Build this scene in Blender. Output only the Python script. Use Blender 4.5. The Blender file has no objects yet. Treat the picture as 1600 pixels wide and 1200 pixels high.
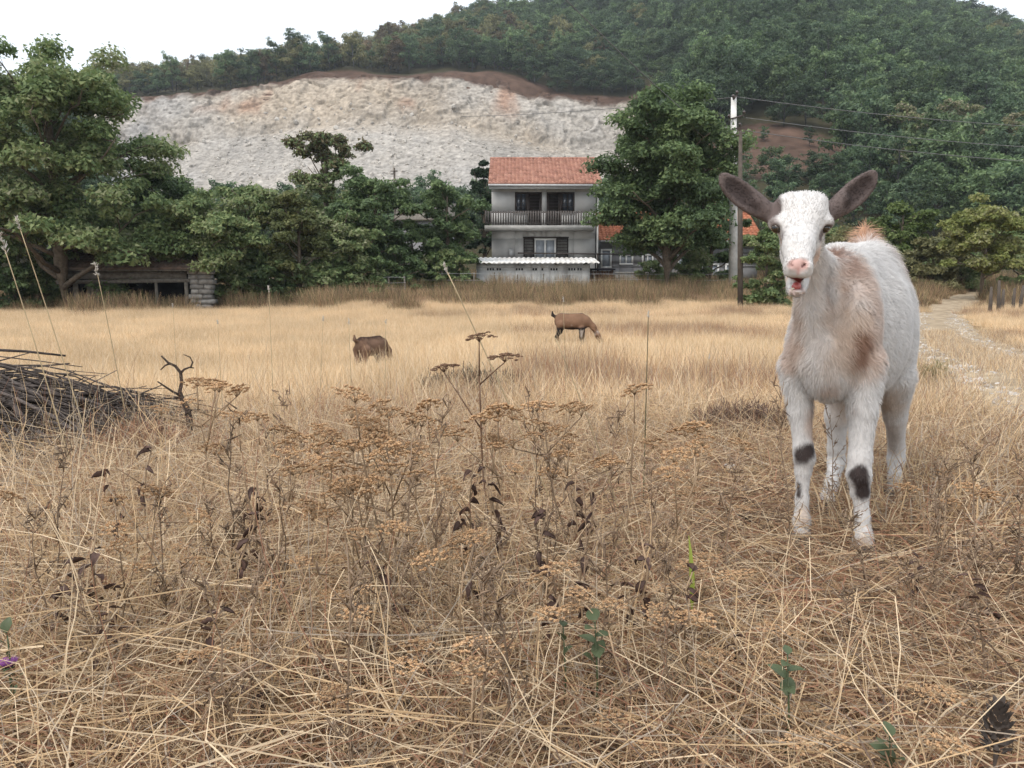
import bpy, bmesh, math, random
import numpy as np
from mathutils import Vector, Matrix

# ---------------------------------------------------------------- camera, sky, sun, exposure
SC = bpy.context.scene
COL = SC.collection
F_PX, H_CAM, HORIZON = 1210.0, 0.56, 455.0           # photograph: 1600 x 1200
PITCH = math.atan((600 - HORIZON) / F_PX)
cam_data = bpy.data.cameras.new('camera')
cam_data.sensor_width = 36.0
cam_data.lens = 36.0 * F_PX / 1600.0
cam_data.clip_start, cam_data.clip_end = 0.02, 4000
cam = bpy.data.objects.new('camera', cam_data)
cam.location = (0, 0, H_CAM)
cam.rotation_euler = (math.pi / 2 - PITCH, 0, 0)
COL.objects.link(cam)
SC.camera = cam

SUN_EL, SUN_AZ = math.radians(55), math.radians(-35)   # overcast midday, light from the upper left and a little behind the camera
world = bpy.data.worlds.new('World')
SC.world = world
world.use_nodes = True
_nt = world.node_tree
_nt.nodes.clear()
_sky = _nt.nodes.new('ShaderNodeTexSky')
_sky.sky_type = 'NISHITA'
_sky.sun_disc = False
_sky.sun_elevation = SUN_EL
_sky.sun_rotation = math.radians(215)
_sky.dust_density = 6.0
_sky.air_density = 1.0
_bg1 = _nt.nodes.new('ShaderNodeBackground')
_bg1.inputs['Strength'].default_value = 0.05
_bg2 = _nt.nodes.new('ShaderNodeBackground')            # the even cloud layer of an overcast day
_bg2.inputs['Color'].default_value = (0.90, 0.955, 1.0, 1)
_bg2.inputs['Strength'].default_value = 0.92
_add = _nt.nodes.new('ShaderNodeAddShader')
_out = _nt.nodes.new('ShaderNodeOutputWorld')
_nt.links.new(_sky.outputs[0], _bg1.inputs['Color'])
_nt.links.new(_bg1.outputs[0], _add.inputs[0])
_nt.links.new(_bg2.outputs[0], _add.inputs[1])
_nt.links.new(_add.outputs[0], _out.inputs['Surface'])
sun_data = bpy.data.lights.new('sun', 'SUN')
sun_data.energy = 1.3
sun_data.angle = math.radians(24)
sun_data.color = (1.0, 0.96, 0.9)
sun = bpy.data.objects.new('sun', sun_data)
_sd = Vector((-0.45, -0.35, 0.85)).normalized()
sun.rotation_euler = _sd.to_track_quat('Z', 'Y').to_euler()
COL.objects.link(sun)
SC.view_settings.view_transform = 'Standard'
SC.view_settings.look = 'None'
SC.view_settings.exposure = 0.42
SC.view_settings.gamma = 1.0
SC.view_settings.use_curve_mapping = False
SC.render.engine = 'CYCLES'
SC.cycles.use_denoising = True
SC.cycles.max_bounces = 4
SC.cycles.diffuse_bounces = 2
SC.cycles.transparent_max_bounces = 4

# ---------------------------------------------------------------- helpers
def P(px, py, d):
    """a photograph pixel at depth d (metres along +Y) as a world point"""
    u, v = (px - 800) / F_PX, (600 - py) / F_PX
    y = math.cos(PITCH) + v * math.sin(PITCH)
    z = -math.sin(PITCH) + v * math.cos(PITCH)
    return np.array((u / y * d, d, H_CAM + z / y * d))

def PX(px, d):
    return P(px, HORIZON, d)[0]

def sstep(a, b, x):
    t = np.clip((np.asarray(x, float) - a) / (b - a), 0, 1)
    return t * t * (3 - 2 * t)

def _hash(ix, iy, iz):
    h = (ix.astype(np.int64) * 374761393 + iy.astype(np.int64) * 668265263 + iz.astype(np.int64) * 2147483647 % 1000003 * 97) & 0xffffffff
    h = ((h ^ (h >> 13)) * 1274126177) & 0xffffffff
    h = ((h ^ (h >> 16)) * 2246822519) & 0xffffffff
    return ((h ^ (h >> 15)) & 0xffffff) / float(0xffffff)

def vnoise(x, y, z=0.0):
    x, y, z = np.broadcast_arrays(np.asarray(x, float), np.asarray(y, float), np.asarray(z, float))
    x0, y0, z0 = np.floor(x), np.floor(y), np.floor(z)
    fx, fy, fz = x - x0, y - y0, z - z0
    fx, fy, fz = [t * t * (3 - 2 * t) for t in (fx, fy, fz)]
    r = 0
    for dx in (0, 1):
        for dy in (0, 1):
            for dz in (0, 1):
                w = (fx if dx else 1 - fx) * (fy if dy else 1 - fy) * (fz if dz else 1 - fz)
                r = r + w * _hash(x0 + dx, y0 + dy, z0 + dz)
    return r * 2 - 1

def fbm(x, y, z=0.0, o=4):
    r, a = 0, 1.0
    for i in range(o):
        r = r + a * vnoise(np.asarray(x) * 2 ** i + 17 * i, np.asarray(y) * 2 ** i - 9 * i, np.asarray(z) * 2 ** i)
        a *= 0.5
    return r / 1.9

def new_mesh(name, verts, faces, mat=None, smooth=False, cols=None, mats=None, midx=None):
    """verts (n,3); faces: (m,k) array or list of arrays / tuples"""
    me = bpy.data.meshes.new(name)
    verts = np.asarray(verts, dtype=np.float32).reshape(-1, 3)
    if isinstance(faces, np.ndarray):
        groups = [faces]
    else:
        groups, lst = [], []
        for f in faces:
            if isinstance(f, np.ndarray) and f.ndim == 2:
                groups.append(f)
            else:
                lst.append(f)
        if lst:
            by = {}
            for f in lst:
                by.setdefault(len(f), []).append(f)
            groups += [np.array(v) for v in by.values()]
    groups = [g for g in groups if len(g)]
    me.vertices.add(len(verts))
    me.vertices.foreach_set('co', verts.ravel())
    if groups:
        loops = np.concatenate([g.ravel() for g in groups]).astype(np.int32)
        tot = np.concatenate([np.full(len(g), g.shape[1]) for g in groups]).astype(np.int32)
        st = np.concatenate([[0], np.cumsum(tot)[:-1]]).astype(np.int32)
        me.loops.add(len(loops))
        me.loops.foreach_set('vertex_index', loops)
        me.polygons.add(len(tot))
        me.polygons.foreach_set('loop_start', st)
        me.polygons.foreach_set('loop_total', tot)
        if smooth:
            me.polygons.foreach_set('use_smooth', np.ones(len(tot), dtype=bool))
        if midx is not None:
            me.polygons.foreach_set('material_index', np.asarray(midx, dtype=np.int32))
    if cols is not None:
        a = me.color_attributes.new('Col', 'FLOAT_COLOR', 'POINT')
        c = np.ones((len(verts), 4), dtype=np.float32)
        c[:, :3] = cols
        a.data.foreach_set('color', c.ravel())
    for m in (mats or ([mat] if mat else [])):
        me.materials.append(m)
    me.update(calc_edges=True)
    me.validate()
    return me

class MB:
    """collects shapes into one mesh"""
    def __init__(s):
        s.v, s.f, s.n, s.c = [], [], 0, []
    def add(s, v, f, col=None):
        v = np.asarray(v, float).reshape(-1, 3)
        s.v.append(v)
        for g in (f if isinstance(f, list) else [f]):
            g = np.asarray(g)
            s.f.append(g + s.n)
        s.n += len(v)
        s.c.append(np.tile(np.asarray((1, 1, 1) if col is None else col, float), (len(v), 1)))
        return s
    def box(s, x0, x1, y0, y1, z0, z1, col=None):
        v = [(x, y, z) for z in (z0, z1) for y in (y0, y1) for x in (x0, x1)]
        f = np.array([(0, 2, 3, 1), (4, 5, 7, 6), (0, 1, 5, 4), (2, 6, 7, 3), (0, 4, 6, 2), (1, 3, 7, 5)])
        return s.add(v, f, col)
    def hexa(s, pts, col=None):   # 8 points in the order of box()
        f = np.array([(0, 2, 3, 1), (4, 5, 7, 6), (0, 1, 5, 4), (2, 6, 7, 3), (0, 4, 6, 2), (1, 3, 7, 5)])
        return s.add(pts, f, col)
    def tube(s, pts, rad, sides=6, col=None, cap=True):
        v, f = tube_arrays(pts, rad, sides, cap)
        return s.add(v, f, col)
    def mesh(s, name, mat, smooth=False, col=False):
        v = np.concatenate(s.v)
        return new_mesh(name, v, s.f, mat, smooth, np.concatenate(s.c) if col else None)

def tube_arrays(pts, rad, sides=6, cap=True):
    pts = np.asarray(pts, float)
    n = len(pts)
    rad = np.broadcast_to(np.asarray(rad, float), (n,))
    t = np.gradient(pts, axis=0)
    t /= np.linalg.norm(t, axis=1, keepdims=True) + 1e-12
    ref = np.array((0, 0, 1.0)) if abs(t[:, 2]).mean() < 0.8 else np.array((1.0, 0, 0))
    a = np.cross(t, ref)
    a /= np.linalg.norm(a, axis=1, keepdims=True) + 1e-12
    b = np.cross(t, a)
    th = np.arange(sides) / sides * 2 * math.pi
    v = pts[:, None] + rad[:, None, None] * (a[:, None] * np.cos(th)[None, :, None] + b[:, None] * np.sin(th)[None, :, None])
    v = v.reshape(-1, 3)
    i = np.arange(n - 1)[:, None] * sides
    j = np.arange(sides)[None]
    k = (j + 1) % sides
    q = np.stack([i + j, i + sides + j, i + sides + k, i + k], -1).reshape(-1, 4)
    fs = [q]
    if cap:
        fs.append(np.arange(sides)[None])
        fs.append((np.arange(sides)[::-1] + (n - 1) * sides)[None])
    return v, fs

def obj(name, me, parent=None, loc=None, rot=None):
    o = bpy.data.objects.new(name, me)
    COL.objects.link(o)
    if loc is not None:
        o.location = [float(t) for t in loc]
    if rot is not None:
        o.rotation_euler = rot
    if parent is not None:
        o.parent = parent
    return o

def tag(o, label=None, cat=None, group=None, kind=None):
    if label: o['label'] = label
    if cat: o['category'] = cat
    if group: o['group'] = group
    if kind: o['kind'] = kind
    return o

def thing(name, label, cat, loc=(0, 0, 0), rz=0.0, group=None):
    o = obj(name, None, None, loc, (0, 0, rz))
    return tag(o, label, cat, group)

def dup(root, loc=None, rz=None, scale=None, label=None, group=None):
    def cp(o, par):
        c = o.copy()
        COL.objects.link(c)
        c.parent = par
        for ch in o.children:
            cp(ch, c)
        return c
    r = cp(root, None)
    if loc is not None: r.location = [float(t) for t in loc]
    if rz is not None: r.rotation_euler = (root.rotation_euler[0], root.rotation_euler[1], rz)
    if scale is not None: r.scale = (scale,) * 3 if np.isscalar(scale) else scale
    if label: r['label'] = label
    if group: r['group'] = group
    return r

def mat(name, col=(0.5, 0.5, 0.5), rough=0.85, spec=0.25, var=0.0, vscale=4.0, ramp=None, island=False, attr=False,
        objrand=0.0, bump=0.0, bscale=40.0, trans=0.0, tint=None, tscale=0.5, coords='obj', metal=0.0):
    """procedural material: base colour / vertex colour / ramp over a random per piece, with noise variation and bump"""
    m = bpy.data.materials.new(name)
    m.use_nodes = True
    nt = m.node_tree
    N, L = nt.nodes, nt.links
    b = N['Principled BSDF']
    b.inputs['Roughness'].default_value = rough
    b.inputs['Specular IOR Level'].default_value = spec
    b.inputs['Metallic'].default_value = metal
    if coords == 'obj':
        tc = N.new('ShaderNodeTexCoord').outputs['Object']
    else:
        tc = N.new('ShaderNodeNewGeometry').outputs['Position']
    def noise(scale, detail=4):
        n = N.new('ShaderNodeTexNoise')
        n.inputs['Scale'].default_value = scale
        n.inputs['Detail'].default_value = detail
        L.new(tc, n.inputs['Vector'])
        return n.outputs['Fac']
    if attr:
        a = N.new('ShaderNodeAttribute')
        a.attribute_name = 'Col'
        c = a.outputs['Color']
    elif ramp:
        r = N.new('ShaderNodeValToRGB')
        el = r.color_ramp.elements
        while len(el) < len(ramp):
            el.new(0.5)
        for i, k in enumerate(ramp):
            el[i].position = i / (len(ramp) - 1)
            el[i].color = (*k, 1)
        if island:
            L.new(N.new('ShaderNodeNewGeometry').outputs['Random Per Island'], r.inputs[0])
        else:
            L.new(noise(vscale), r.inputs[0])
        c = r.outputs['Color']
    else:
        r = N.new('ShaderNodeRGB')
        r.outputs[0].default_value = (*col, 1)
        c = r.outputs[0]
    def mix(kind, fac, x, y):
        k = N.new('ShaderNodeMix')
        k.data_type = 'RGBA'
        k.blend_type = kind
        for q, s in ((fac, k.inputs[0]), (x, k.inputs[6]), (y, k.inputs[7])):
            if isinstance(q, (int, float)): s.default_value = q
            elif isinstance(q, tuple): s.default_value = (*q, 1)
            else: L.new(q, s)
        return k.outputs[2]
    def mapr(src, lo, hi, a=0.0, b_=1.0):
        k = N.new('ShaderNodeMapRange')
        L.new(src, k.inputs[0])
        for i, q in enumerate((a, b_, lo, hi)):
            k.inputs[i + 1].default_value = q
        return k.outputs[0]
    if tint:   # a second colour in soft patches
        c = mix('MIX', mapr(noise(tscale, 3), 0, 1, 0.42, 0.62), c, tuple(tint))
    if var:
        k = N.new('ShaderNodeCombineColor')
        w = mapr(noise(vscale), 1 - var, 1 + var, 0.25, 0.75)
        for i in range(3): L.new(w, k.inputs[i])
        c = mix('MULTIPLY', 1.0, c, k.outputs[0])
    if objrand:
        k = N.new('ShaderNodeCombineColor')
        w = mapr(N.new('ShaderNodeObjectInfo').outputs['Random'], 1 - objrand, 1 + objrand)
        for i in range(3): L.new(w, k.inputs[i])
        c = mix('MULTIPLY', 1.0, c, k.outputs[0])
    L.new(c, b.inputs['Base Color'])
    if bump:
        k = N.new('ShaderNodeBump')
        k.inputs['Strength'].default_value = bump
        k.inputs['Distance'].default_value = 0.02
        L.new(noise(bscale, 6), k.inputs['Height'])
        L.new(k.outputs[0], b.inputs['Normal'])
    if trans:   # thin leaves and blades let some light through
        t = N.new('ShaderNodeBsdfTranslucent')
        L.new(c, t.inputs['Color'])
        x = N.new('ShaderNodeMixShader')
        x.inputs[0].default_value = trans
        L.new(b.outputs[0], x.inputs[1])
        L.new(t.outputs[0], x.inputs[2])
        L.new(x.outputs[0], N['Material Output'].inputs['Surface'])
    return m

def scatter(name, variants, pts, rot, scl, idx, label, cat):
    """ONE object of uncountable stuff: mesh variants set out on points by geometry nodes"""
    pts = np.asarray(pts, np.float32)
    me = bpy.data.meshes.new(name)
    me.vertices.add(len(pts))
    me.vertices.foreach_set('co', pts.ravel())
    a = me.attributes.new('rot', 'FLOAT_VECTOR', 'POINT'); a.data.foreach_set('vector', np.asarray(rot, np.float32).ravel())
    a = me.attributes.new('scl', 'FLOAT_VECTOR', 'POINT'); a.data.foreach_set('vector', np.asarray(scl, np.float32).ravel())
    a = me.attributes.new('idx', 'INT', 'POINT'); a.data.foreach_set('value', np.asarray(idx, np.int32))
    src = bpy.data.collections.new(name + '_pieces')
    for i, v in enumerate(variants):
        src.objects.link(bpy.data.objects.new('%s_piece_%02d' % (name, i), v))
    g = bpy.data.node_groups.new(name + '_nodes', 'GeometryNodeTree')
    g.interface.new_socket('Geometry', in_out='INPUT', socket_type='NodeSocketGeometry')
    g.interface.new_socket('Geometry', in_out='OUTPUT', socket_type='NodeSocketGeometry')
    N, L = g.nodes, g.links
    gi, go = N.new('NodeGroupInput'), N.new('NodeGroupOutput')
    ci = N.new('GeometryNodeCollectionInfo')
    ci.inputs['Collection'].default_value = src
    ci.inputs['Separate Children'].default_value = True
    ci.inputs['Reset Children'].default_value = True
    ip = N.new('GeometryNodeInstanceOnPoints')
    ip.inputs['Pick Instance'].default_value = True
    def na(nm, t):
        k = N.new('GeometryNodeInputNamedAttribute')
        k.data_type = t
        k.inputs['Name'].default_value = nm
        return [o for o in k.outputs if o.enabled][0]
    L.new(gi.outputs[0], ip.inputs['Points'])
    L.new(ci.outputs[0], ip.inputs['Instance'])
    L.new(na('idx', 'INT'), ip.inputs['Instance Index'])
    L.new(na('rot', 'FLOAT_VECTOR'), ip.inputs['Rotation'])
    L.new(na('scl', 'FLOAT_VECTOR'), ip.inputs['Scale'])
    L.new(ip.outputs[0], go.inputs[0])
    o = obj(name, me)
    md = o.modifiers.new('set_out', 'NODES')
    md.node_group = g
    return tag(o, label, cat, kind='stuff')
# ---------------------------------------------------------------- terrain
def ground_z(x, y, bumps=True):
    x, y = np.broadcast_arrays(np.asarray(x, float), np.asarray(y, float))
    zl = np.interp(y, [-80, 0, 2.6, 5.5, 8.0, 14, 25, 36, 45, 60, 80, 110], [0, 0, -.02, -.20, -.40, -.46, -.50, -.44, -.2, .8, 1.8, 1.8])
    zr = np.interp(y, [-80, 0, 3, 5, 8, 12, 22, 30, 36, 42, 50, 70, 80, 110], [0, 0, -.01, -.06, -.20, -.33, -.36, -.22, .02, .32, .75, 1.7, 1.9, 1.9])
    w = sstep(-3.2, 0.2, x - 0.02 * y + 0 * x)
    w = np.where(y > 20, sstep(-0.32, -0.16, x / np.maximum(y, 1)) * sstep(20, 34, y) + w * (1 - sstep(20, 34, y)), w)
    z = zl * (1 - w) + zr * w
    if bumps:
        z = z + 0.025 * fbm(x * .9, y * .9, 3.1, 3) * sstep(0.3, 2, np.abs(y)) + 0.03 * fbm(x * .25, y * .25, 7.7, 2) * sstep(2, 6, y)
    return z

MAT_SOIL = mat('field_soil', rough=0.95, spec=0.1, ramp=[(.09, .06, .035), (.17, .115, .065), (.30, .21, .115), (.22, .15, .08)], vscale=2.3, bump=.8, bscale=60, coords='world')
def _axis(stops):
    out = []
    for a, b, n in stops:
        out += list(np.linspace(a, b, n, endpoint=False))
    return np.array(out + [stops[-1][1]])
def grid_mesh(name, X, Y, Z, m, smooth=True, cols=None, skip=None):
    h, w = X.shape
    i = np.arange(h * w).reshape(h, w)
    q = np.stack([i[:-1, :-1], i[:-1, 1:], i[1:, 1:], i[1:, :-1]], -1).reshape(-1, 4)
    if skip is not None:
        s = skip[:-1, :-1] & skip[:-1, 1:] & skip[1:, 1:] & skip[1:, :-1]
        q = q[~s.ravel()]
    return new_mesh(name, np.stack([X, Y, Z], -1).reshape(-1, 3), q, m, smooth, cols)
xs = _axis([(-900, -120, 14), (-120, -20, 40), (-20, -6, 30), (-6, 6, 80), (6, 20, 30), (20, 120, 40), (120, 900, 14)])
ys = _axis([(-80, -4, 16), (-4, 7, 70), (7, 20, 45), (20, 100, 60)])
GX, GY = np.meshgrid(xs, ys)
tag(obj('ground', grid_mesh('ground', GX, GY, ground_z(GX, GY), MAT_SOIL)), 'dry brown soil of the grazing field under the straw-coloured grass', 'ground', kind='structure')

# --- hill with its quarry: heights over bearing (as photograph column) and distance
R_PX = [-3000, -800, 0, 160, 250, 400, 520, 600, 700, 740, 850, 1000, 1250, 1450, 1500, 1560, 1600, 1900, 2600, 4600]
R_PY = [200, 190, 128, 112, 104, 88, 70, 54, 27, 12, -5, -45, -62, -15, 3, 22, 40, 120, 160, 200]
def slope(py):      # rise per metre of distance for a photograph row
    v = (600 - np.asarray(py, float)) / F_PX
    return (-math.sin(PITCH) + v * math.cos(PITCH)) / (math.cos(PITCH) + v * math.sin(PITCH))
def bear(px, py):   # bearing of a pixel, as the column it would have at the horizon, times F_PX
    v = (600 - np.asarray(py, float)) / F_PX
    return 800 + (np.asarray(px, float) - 800) / (math.cos(PITCH) + v * math.sin(PITCH))
R_S, R_B = slope(R_PY), bear(R_PX, R_PY)
RIDGE_D, TREE_H = 335.0, 8.0
def ridge_z(px):
    return H_CAM + np.interp(px, R_B, R_S) * RIDGE_D - TREE_H
Q_PX = [100, 215, 350, 470, 560, 640, 700, 760, 850, 1000, 1060]
Q_PY = [158, 152, 142, 124, 119, 122, 118, 130, 151, 163, 172]
Q_S, Q_B = slope(Q_PY), bear(Q_PX, Q_PY)
def quarry_top(px):
    return H_CAM + np.interp(px, Q_B, Q_S) * 222.0
def hill_z(px, d):
    px, d = np.broadcast_arrays(np.asarray(px, float), np.asarray(d, float))
    r = ridge_z(px)
    t = (d - 80) / (RIDGE_D - 80)
    nat = 1.85 + (r - 1.85) * np.where(t < 1, t, 1 - 0.35 * (t - 1))
    qt = quarry_top(px)
    prof = np.interp(d, [80, 150, 166], [0, 1, 1.0])
    cut = np.where(d < 166, 1.85 + (15.5 - 1.85) * prof, 0)
    with np.errstate(invalid='ignore'):
        face = np.where(d < 210, 15.5 + (qt - 30.5) * np.clip((d - 166) / 44.0, 0, 1) ** 0.95, 0)
        face = np.where((d >= 210) & (d < 222), qt - 15 + 15 * (np.clip((d - 210) / 12, 0, 1)) ** 0.8, face)
    up = qt + (r - qt) * np.clip((d - 222) / (RIDGE_D - 222), 0, 1) + 2.2 * sstep(420, 540, px) * np.maximum(0, vnoise(px * .018, d * .12, 2.2) + .25) * sstep(222, 226, d) * (1 - sstep(233, 240, d))
    q = np.where(d < 166, cut, np.where(d < 222, face, np.where(d < RIDGE_D, up, nat)))
    w = sstep(130, 190, px) * (1 - sstep(960, 1120, px)) * sstep(84, 110, d)
    return nat * (1 - w) + q * w
def hill_xy(px, d):
    return (np.asarray(px) - 800) / F_PX * 1.0 * d, d + 0 * np.asarray(px)
EARTH, FLOOR, GREENF = np.array((.092, .058, .043)), np.array((.05, .045, .025)), np.array((.045, .055, .025))
hp = np.concatenate([np.linspace(-1500, -200, 30, endpoint=False), np.linspace(-200, 1800, 240, endpoint=False), np.linspace(1800, 3100, 30)])
hd = np.concatenate([np.linspace(80, 240, 120, endpoint=False), np.linspace(240, 345, 35, endpoint=False), np.linspace(345, 620, 14)])
HP, HD = np.meshgrid(hp, hd)
HXx, HYy = hill_xy(HP, HD)
HZ = hill_z(HP, HD)
inq = (HP > 150) & (HP < 1050) & (HD > 152) & (HD < 224)
HZ = np.where(inq, HZ - 1.5, HZ) + np.where(inq, 0, .35 * fbm(HXx * .2, HYy * .2, 1.0, 3)) * sstep(84, 92, HD)
scw_ = 1 - np.abs((HP - 1185) / 145.0)
scar = ((scw_ > 0) & (np.abs(HD - 122) < 11 * scw_ + 3)) | ((HP > 150) & (HP < 1075) & (HD > 216) & (HD < 224 + 6 * sstep(420, 560, HP) - 4 * sstep(800, 920, HP)))
hc = np.where(scar.ravel()[:, None], EARTH * (1 + .6 * fbm(HXx * .35, HYy * .35, 5.5, 4).ravel()[:, None]), FLOOR)
MAT_HILL = mat('hill_earth', attr=True, rough=.95, spec=.1, var=.3, vscale=.5, coords='world')
tag(obj('hill', grid_mesh('hill', HXx, HYy, HZ, MAT_HILL, cols=hc, skip=(HP > 190) & (HP < 1010) & (HD > 160) & (HD < 219))), 'steep wooded hill rising behind the houses with a bare quarry cut', 'hill', kind='structure')

# quarry face: broken limestone, blocky steps, ochre band near the top
qp = np.linspace(150, 1060, 400)
qd = np.concatenate([np.linspace(150, 205, 130, endpoint=False), np.linspace(205, 224, 80)])
QP, QD = np.meshgrid(qp, qd)
QX, QY = hill_xy(QP, QD)
QZ = hill_z(QP, QD)
def cells(x, y, z, s):
    """random value and edge distance of the nearest of jittered cells"""
    x, y, z = x / s, y / s, z / s
    bi = [np.floor(t) for t in (x, y, z)]
    d1 = np.full(x.shape, 9.0); d2 = d1.copy(); val = np.zeros(x.shape)
    for i in (-1, 0, 1):
        for j in (-1, 0, 1):
            for k in (-1, 0, 1):
                a, b, c = bi[0] + i, bi[1] + j, bi[2] + k
                dd = (a + _hash(a, b, c) - x) ** 2 + (b + _hash(b, c, a + 7) - y) ** 2 + (c + _hash(c, a, b + 13) - z) ** 2
                n = dd < d1
                d2 = np.where(n, d1, np.minimum(d2, dd)); val = np.where(n, _hash(a + 31, b, c + 5), val); d1 = np.where(n, dd, d1)
    return val, np.sqrt(d2) - np.sqrt(d1)
steep = sstep(206, 211, QD)
wx, wz = QX + 2 * fbm(QX * .1, QZ * .1, 1, 3), QZ + 2 * fbm(QX * .1, QZ * .1, 9, 3)
v1, e1 = cells(wx, QY * .6, wz, 5.0)
v2, e2 = cells(wx * .8, QY * .7, wz * 1.6, 1.3)
gul = fbm(QX * .06, QY * .05, .3, 4)
rough = (v1 - .5) * .9 * (.1 + .9 * steep) + (v2 - .5) * .42 + .9 * gul + .32 * fbm(QX * .9, QY * .9, QZ * .9, 4)
QY2 = QY - rough * (.35 + .8 * steep)
QZ2 = QZ + rough * .55
ledge = sstep(.0, .5, vnoise(QX * .035, QD * .02, 4.4))                     # a working bench across the talus
QZ2 += ledge * 1.8 * sstep(186, 188, QD) * (1 - sstep(188, 194, QD))
fall = fbm(QX * .35, QD * .03, 2.7, 3)
b_ = .335 + .10 * fbm(QX * .045, QD * .05, 6.1, 4) + .09 * (v2 - .5) + .085 * fall
cw, cg, co, cr = np.array((1.0, .92, .82)), np.array((.90, .875, .85)), np.array((.98, .80, .60)), np.array((.62, .36, .24))
gmix = np.clip(sstep(-.1, .5, fbm(QX * .03 + 4, QD * .035, 8.8, 3)) + .25 * v1, 0, 1)[..., None]
omix = (sstep(200, 213, QD + 5 * fbm(QX * .06, QD * .1, 3.3, 3)) * sstep(-.35, .25, fbm(QX * .045, QD * .06, 12.2, 3)))[..., None]
rmix = (sstep(211, 217, QD) * sstep(.12, .4, fbm(QX * .09, QZ * .05, 15.5, 3)))[..., None]
qc = b_[..., None] * (cw * (1 - gmix) + cg * gmix)
qc = qc * (1 - .75 * omix) + b_[..., None] * co * .75 * omix
qc = qc * (1 - .8 * rmix) + cr * .5 * .8 * rmix
tp = sstep(220, 222.5, QD + 1.2 * vnoise(QX * .3, QD * .2, 1))[..., None]
qc = qc * (1 - tp) + EARTH * tp
qc *= (1 - .25 * (1 - sstep(0, .12, e2)))[..., None]
MAT_QUARRY = mat('quarry_rock', attr=True, rough=.95, spec=.15, var=.36, vscale=1.1, bump=1.0, bscale=2.2, coords='world')
tag(obj('quarry_face', grid_mesh('quarry_face', QX, QY2, QZ2, MAT_QUARRY, smooth=False, cols=np.clip(qc.reshape(-1, 3), 0, .8))), 'pale broken limestone face of the quarry cut into the hill', 'quarry', kind='structure')
def rock_mesh(name, seed, m, s=1.0, flat=.75, sub=2):
    bm = bmesh.new()
    bmesh.ops.create_icosphere(bm, subdivisions=sub, radius=s)
    r = np.random.RandomState(seed)
    pl = r.normal(size=(9, 3)); pl /= np.linalg.norm(pl, axis=1, keepdims=True)
    off = r.uniform(.5, .85, 9) * s
    for v in bm.verts:
        p = np.array(v.co)
        for n_, o_ in zip(pl, off):
            e = p @ n_ - o_
            if e > 0: p = p - n_ * e
        v.co = (p[0], p[1], p[2] * flat)
    me = bpy.data.meshes.new(name)
    bm.to_mesh(me); bm.free()
    me.materials.append(m)
    return me
MAT_BOULDER = mat('quarry_boulder', (.42, .39, .35), rough=.95, spec=.15, var=.2, vscale=2, objrand=.22)
rs = np.random.RandomState(5)
n = 3600
bp, bd = rs.uniform(170, 1030, n), 160 + 54 * rs.uniform(0, 1, n) ** 1.3
bx, by = hill_xy(bp, bd)
bsc = .16 + .75 * rs.uniform(0, 1, n) ** 6
ii = np.clip(np.searchsorted(qp, bp), 0, len(qp) - 1); jj = np.clip(np.searchsorted(qd, bd), 0, len(qd) - 1)
scatter('quarry_rubble', [rock_mesh('rubble_rock', k, MAT_BOULDER, sub=1) for k in range(5)], np.stack([bx, QY2[jj, ii], QZ2[jj, ii] + .1 * bsc], -1),
        rs.uniform(0, 6.28, (n, 3)), np.stack([bsc] * 3, -1), rs.randint(0, 5, n), 'loose white blocks of stone strewn down the quarry slope', 'rubble')
# ---------------------------------------------------------------- trees
def leaf_cloud(rs, centers, radii, n, size, vals=None, up=.5, flat=.8):
    """n small folded leaf faces spread through clumps; returns verts, faces, per-vertex shade value"""
    centers = np.asarray(centers); radii = np.asarray(radii)
    w = radii ** 2; w = w / w.sum()
    k = rs.choice(len(centers), n, p=w)
    d = rs.normal(size=(n, 3)); d /= np.linalg.norm(d, axis=1, keepdims=True)
    d[:, 2] = np.where(d[:, 2] < -.25, -d[:, 2] * .8, d[:, 2])
    r = rs.uniform(0, 1, n) ** .42
    lump = 1 + .35 * vnoise(d[:, 0] * 2 + k * 3.1, d[:, 1] * 2, d[:, 2] * 2 + k)
    c = centers[k] + d * (r * lump)[:, None] * radii[k][:, None] * np.array((1, 1, flat))
    nrm = d * .6 + rs.normal(size=(n, 3)) * .55 + np.array((0, 0, up)); nrm /= np.linalg.norm(nrm, axis=1, keepdims=True)
    t = rs.normal(size=(n, 3)); t -= nrm * (t * nrm).sum(1, keepdims=True); t /= np.linalg.norm(t, axis=1, keepdims=True)
    b = np.cross(nrm, t)
    s = size * rs.uniform(.6, 1.35, n)[:, None]
    v = np.stack([c - t * s, c + t * s * .7 + b * s * .55 + nrm * s * .1, c + t * s * .7 - b * s * .55], 1).reshape(-1, 3)
    f = np.arange(n * 3).reshape(n, 3)
    val = (rs.uniform(.8, 1.2, len(centers)) if vals is None else vals)[k] * rs.uniform(.75, 1.25, n)
    return v, f, np.repeat(val, 3), np.repeat(c[:, 2], 3)

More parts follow.
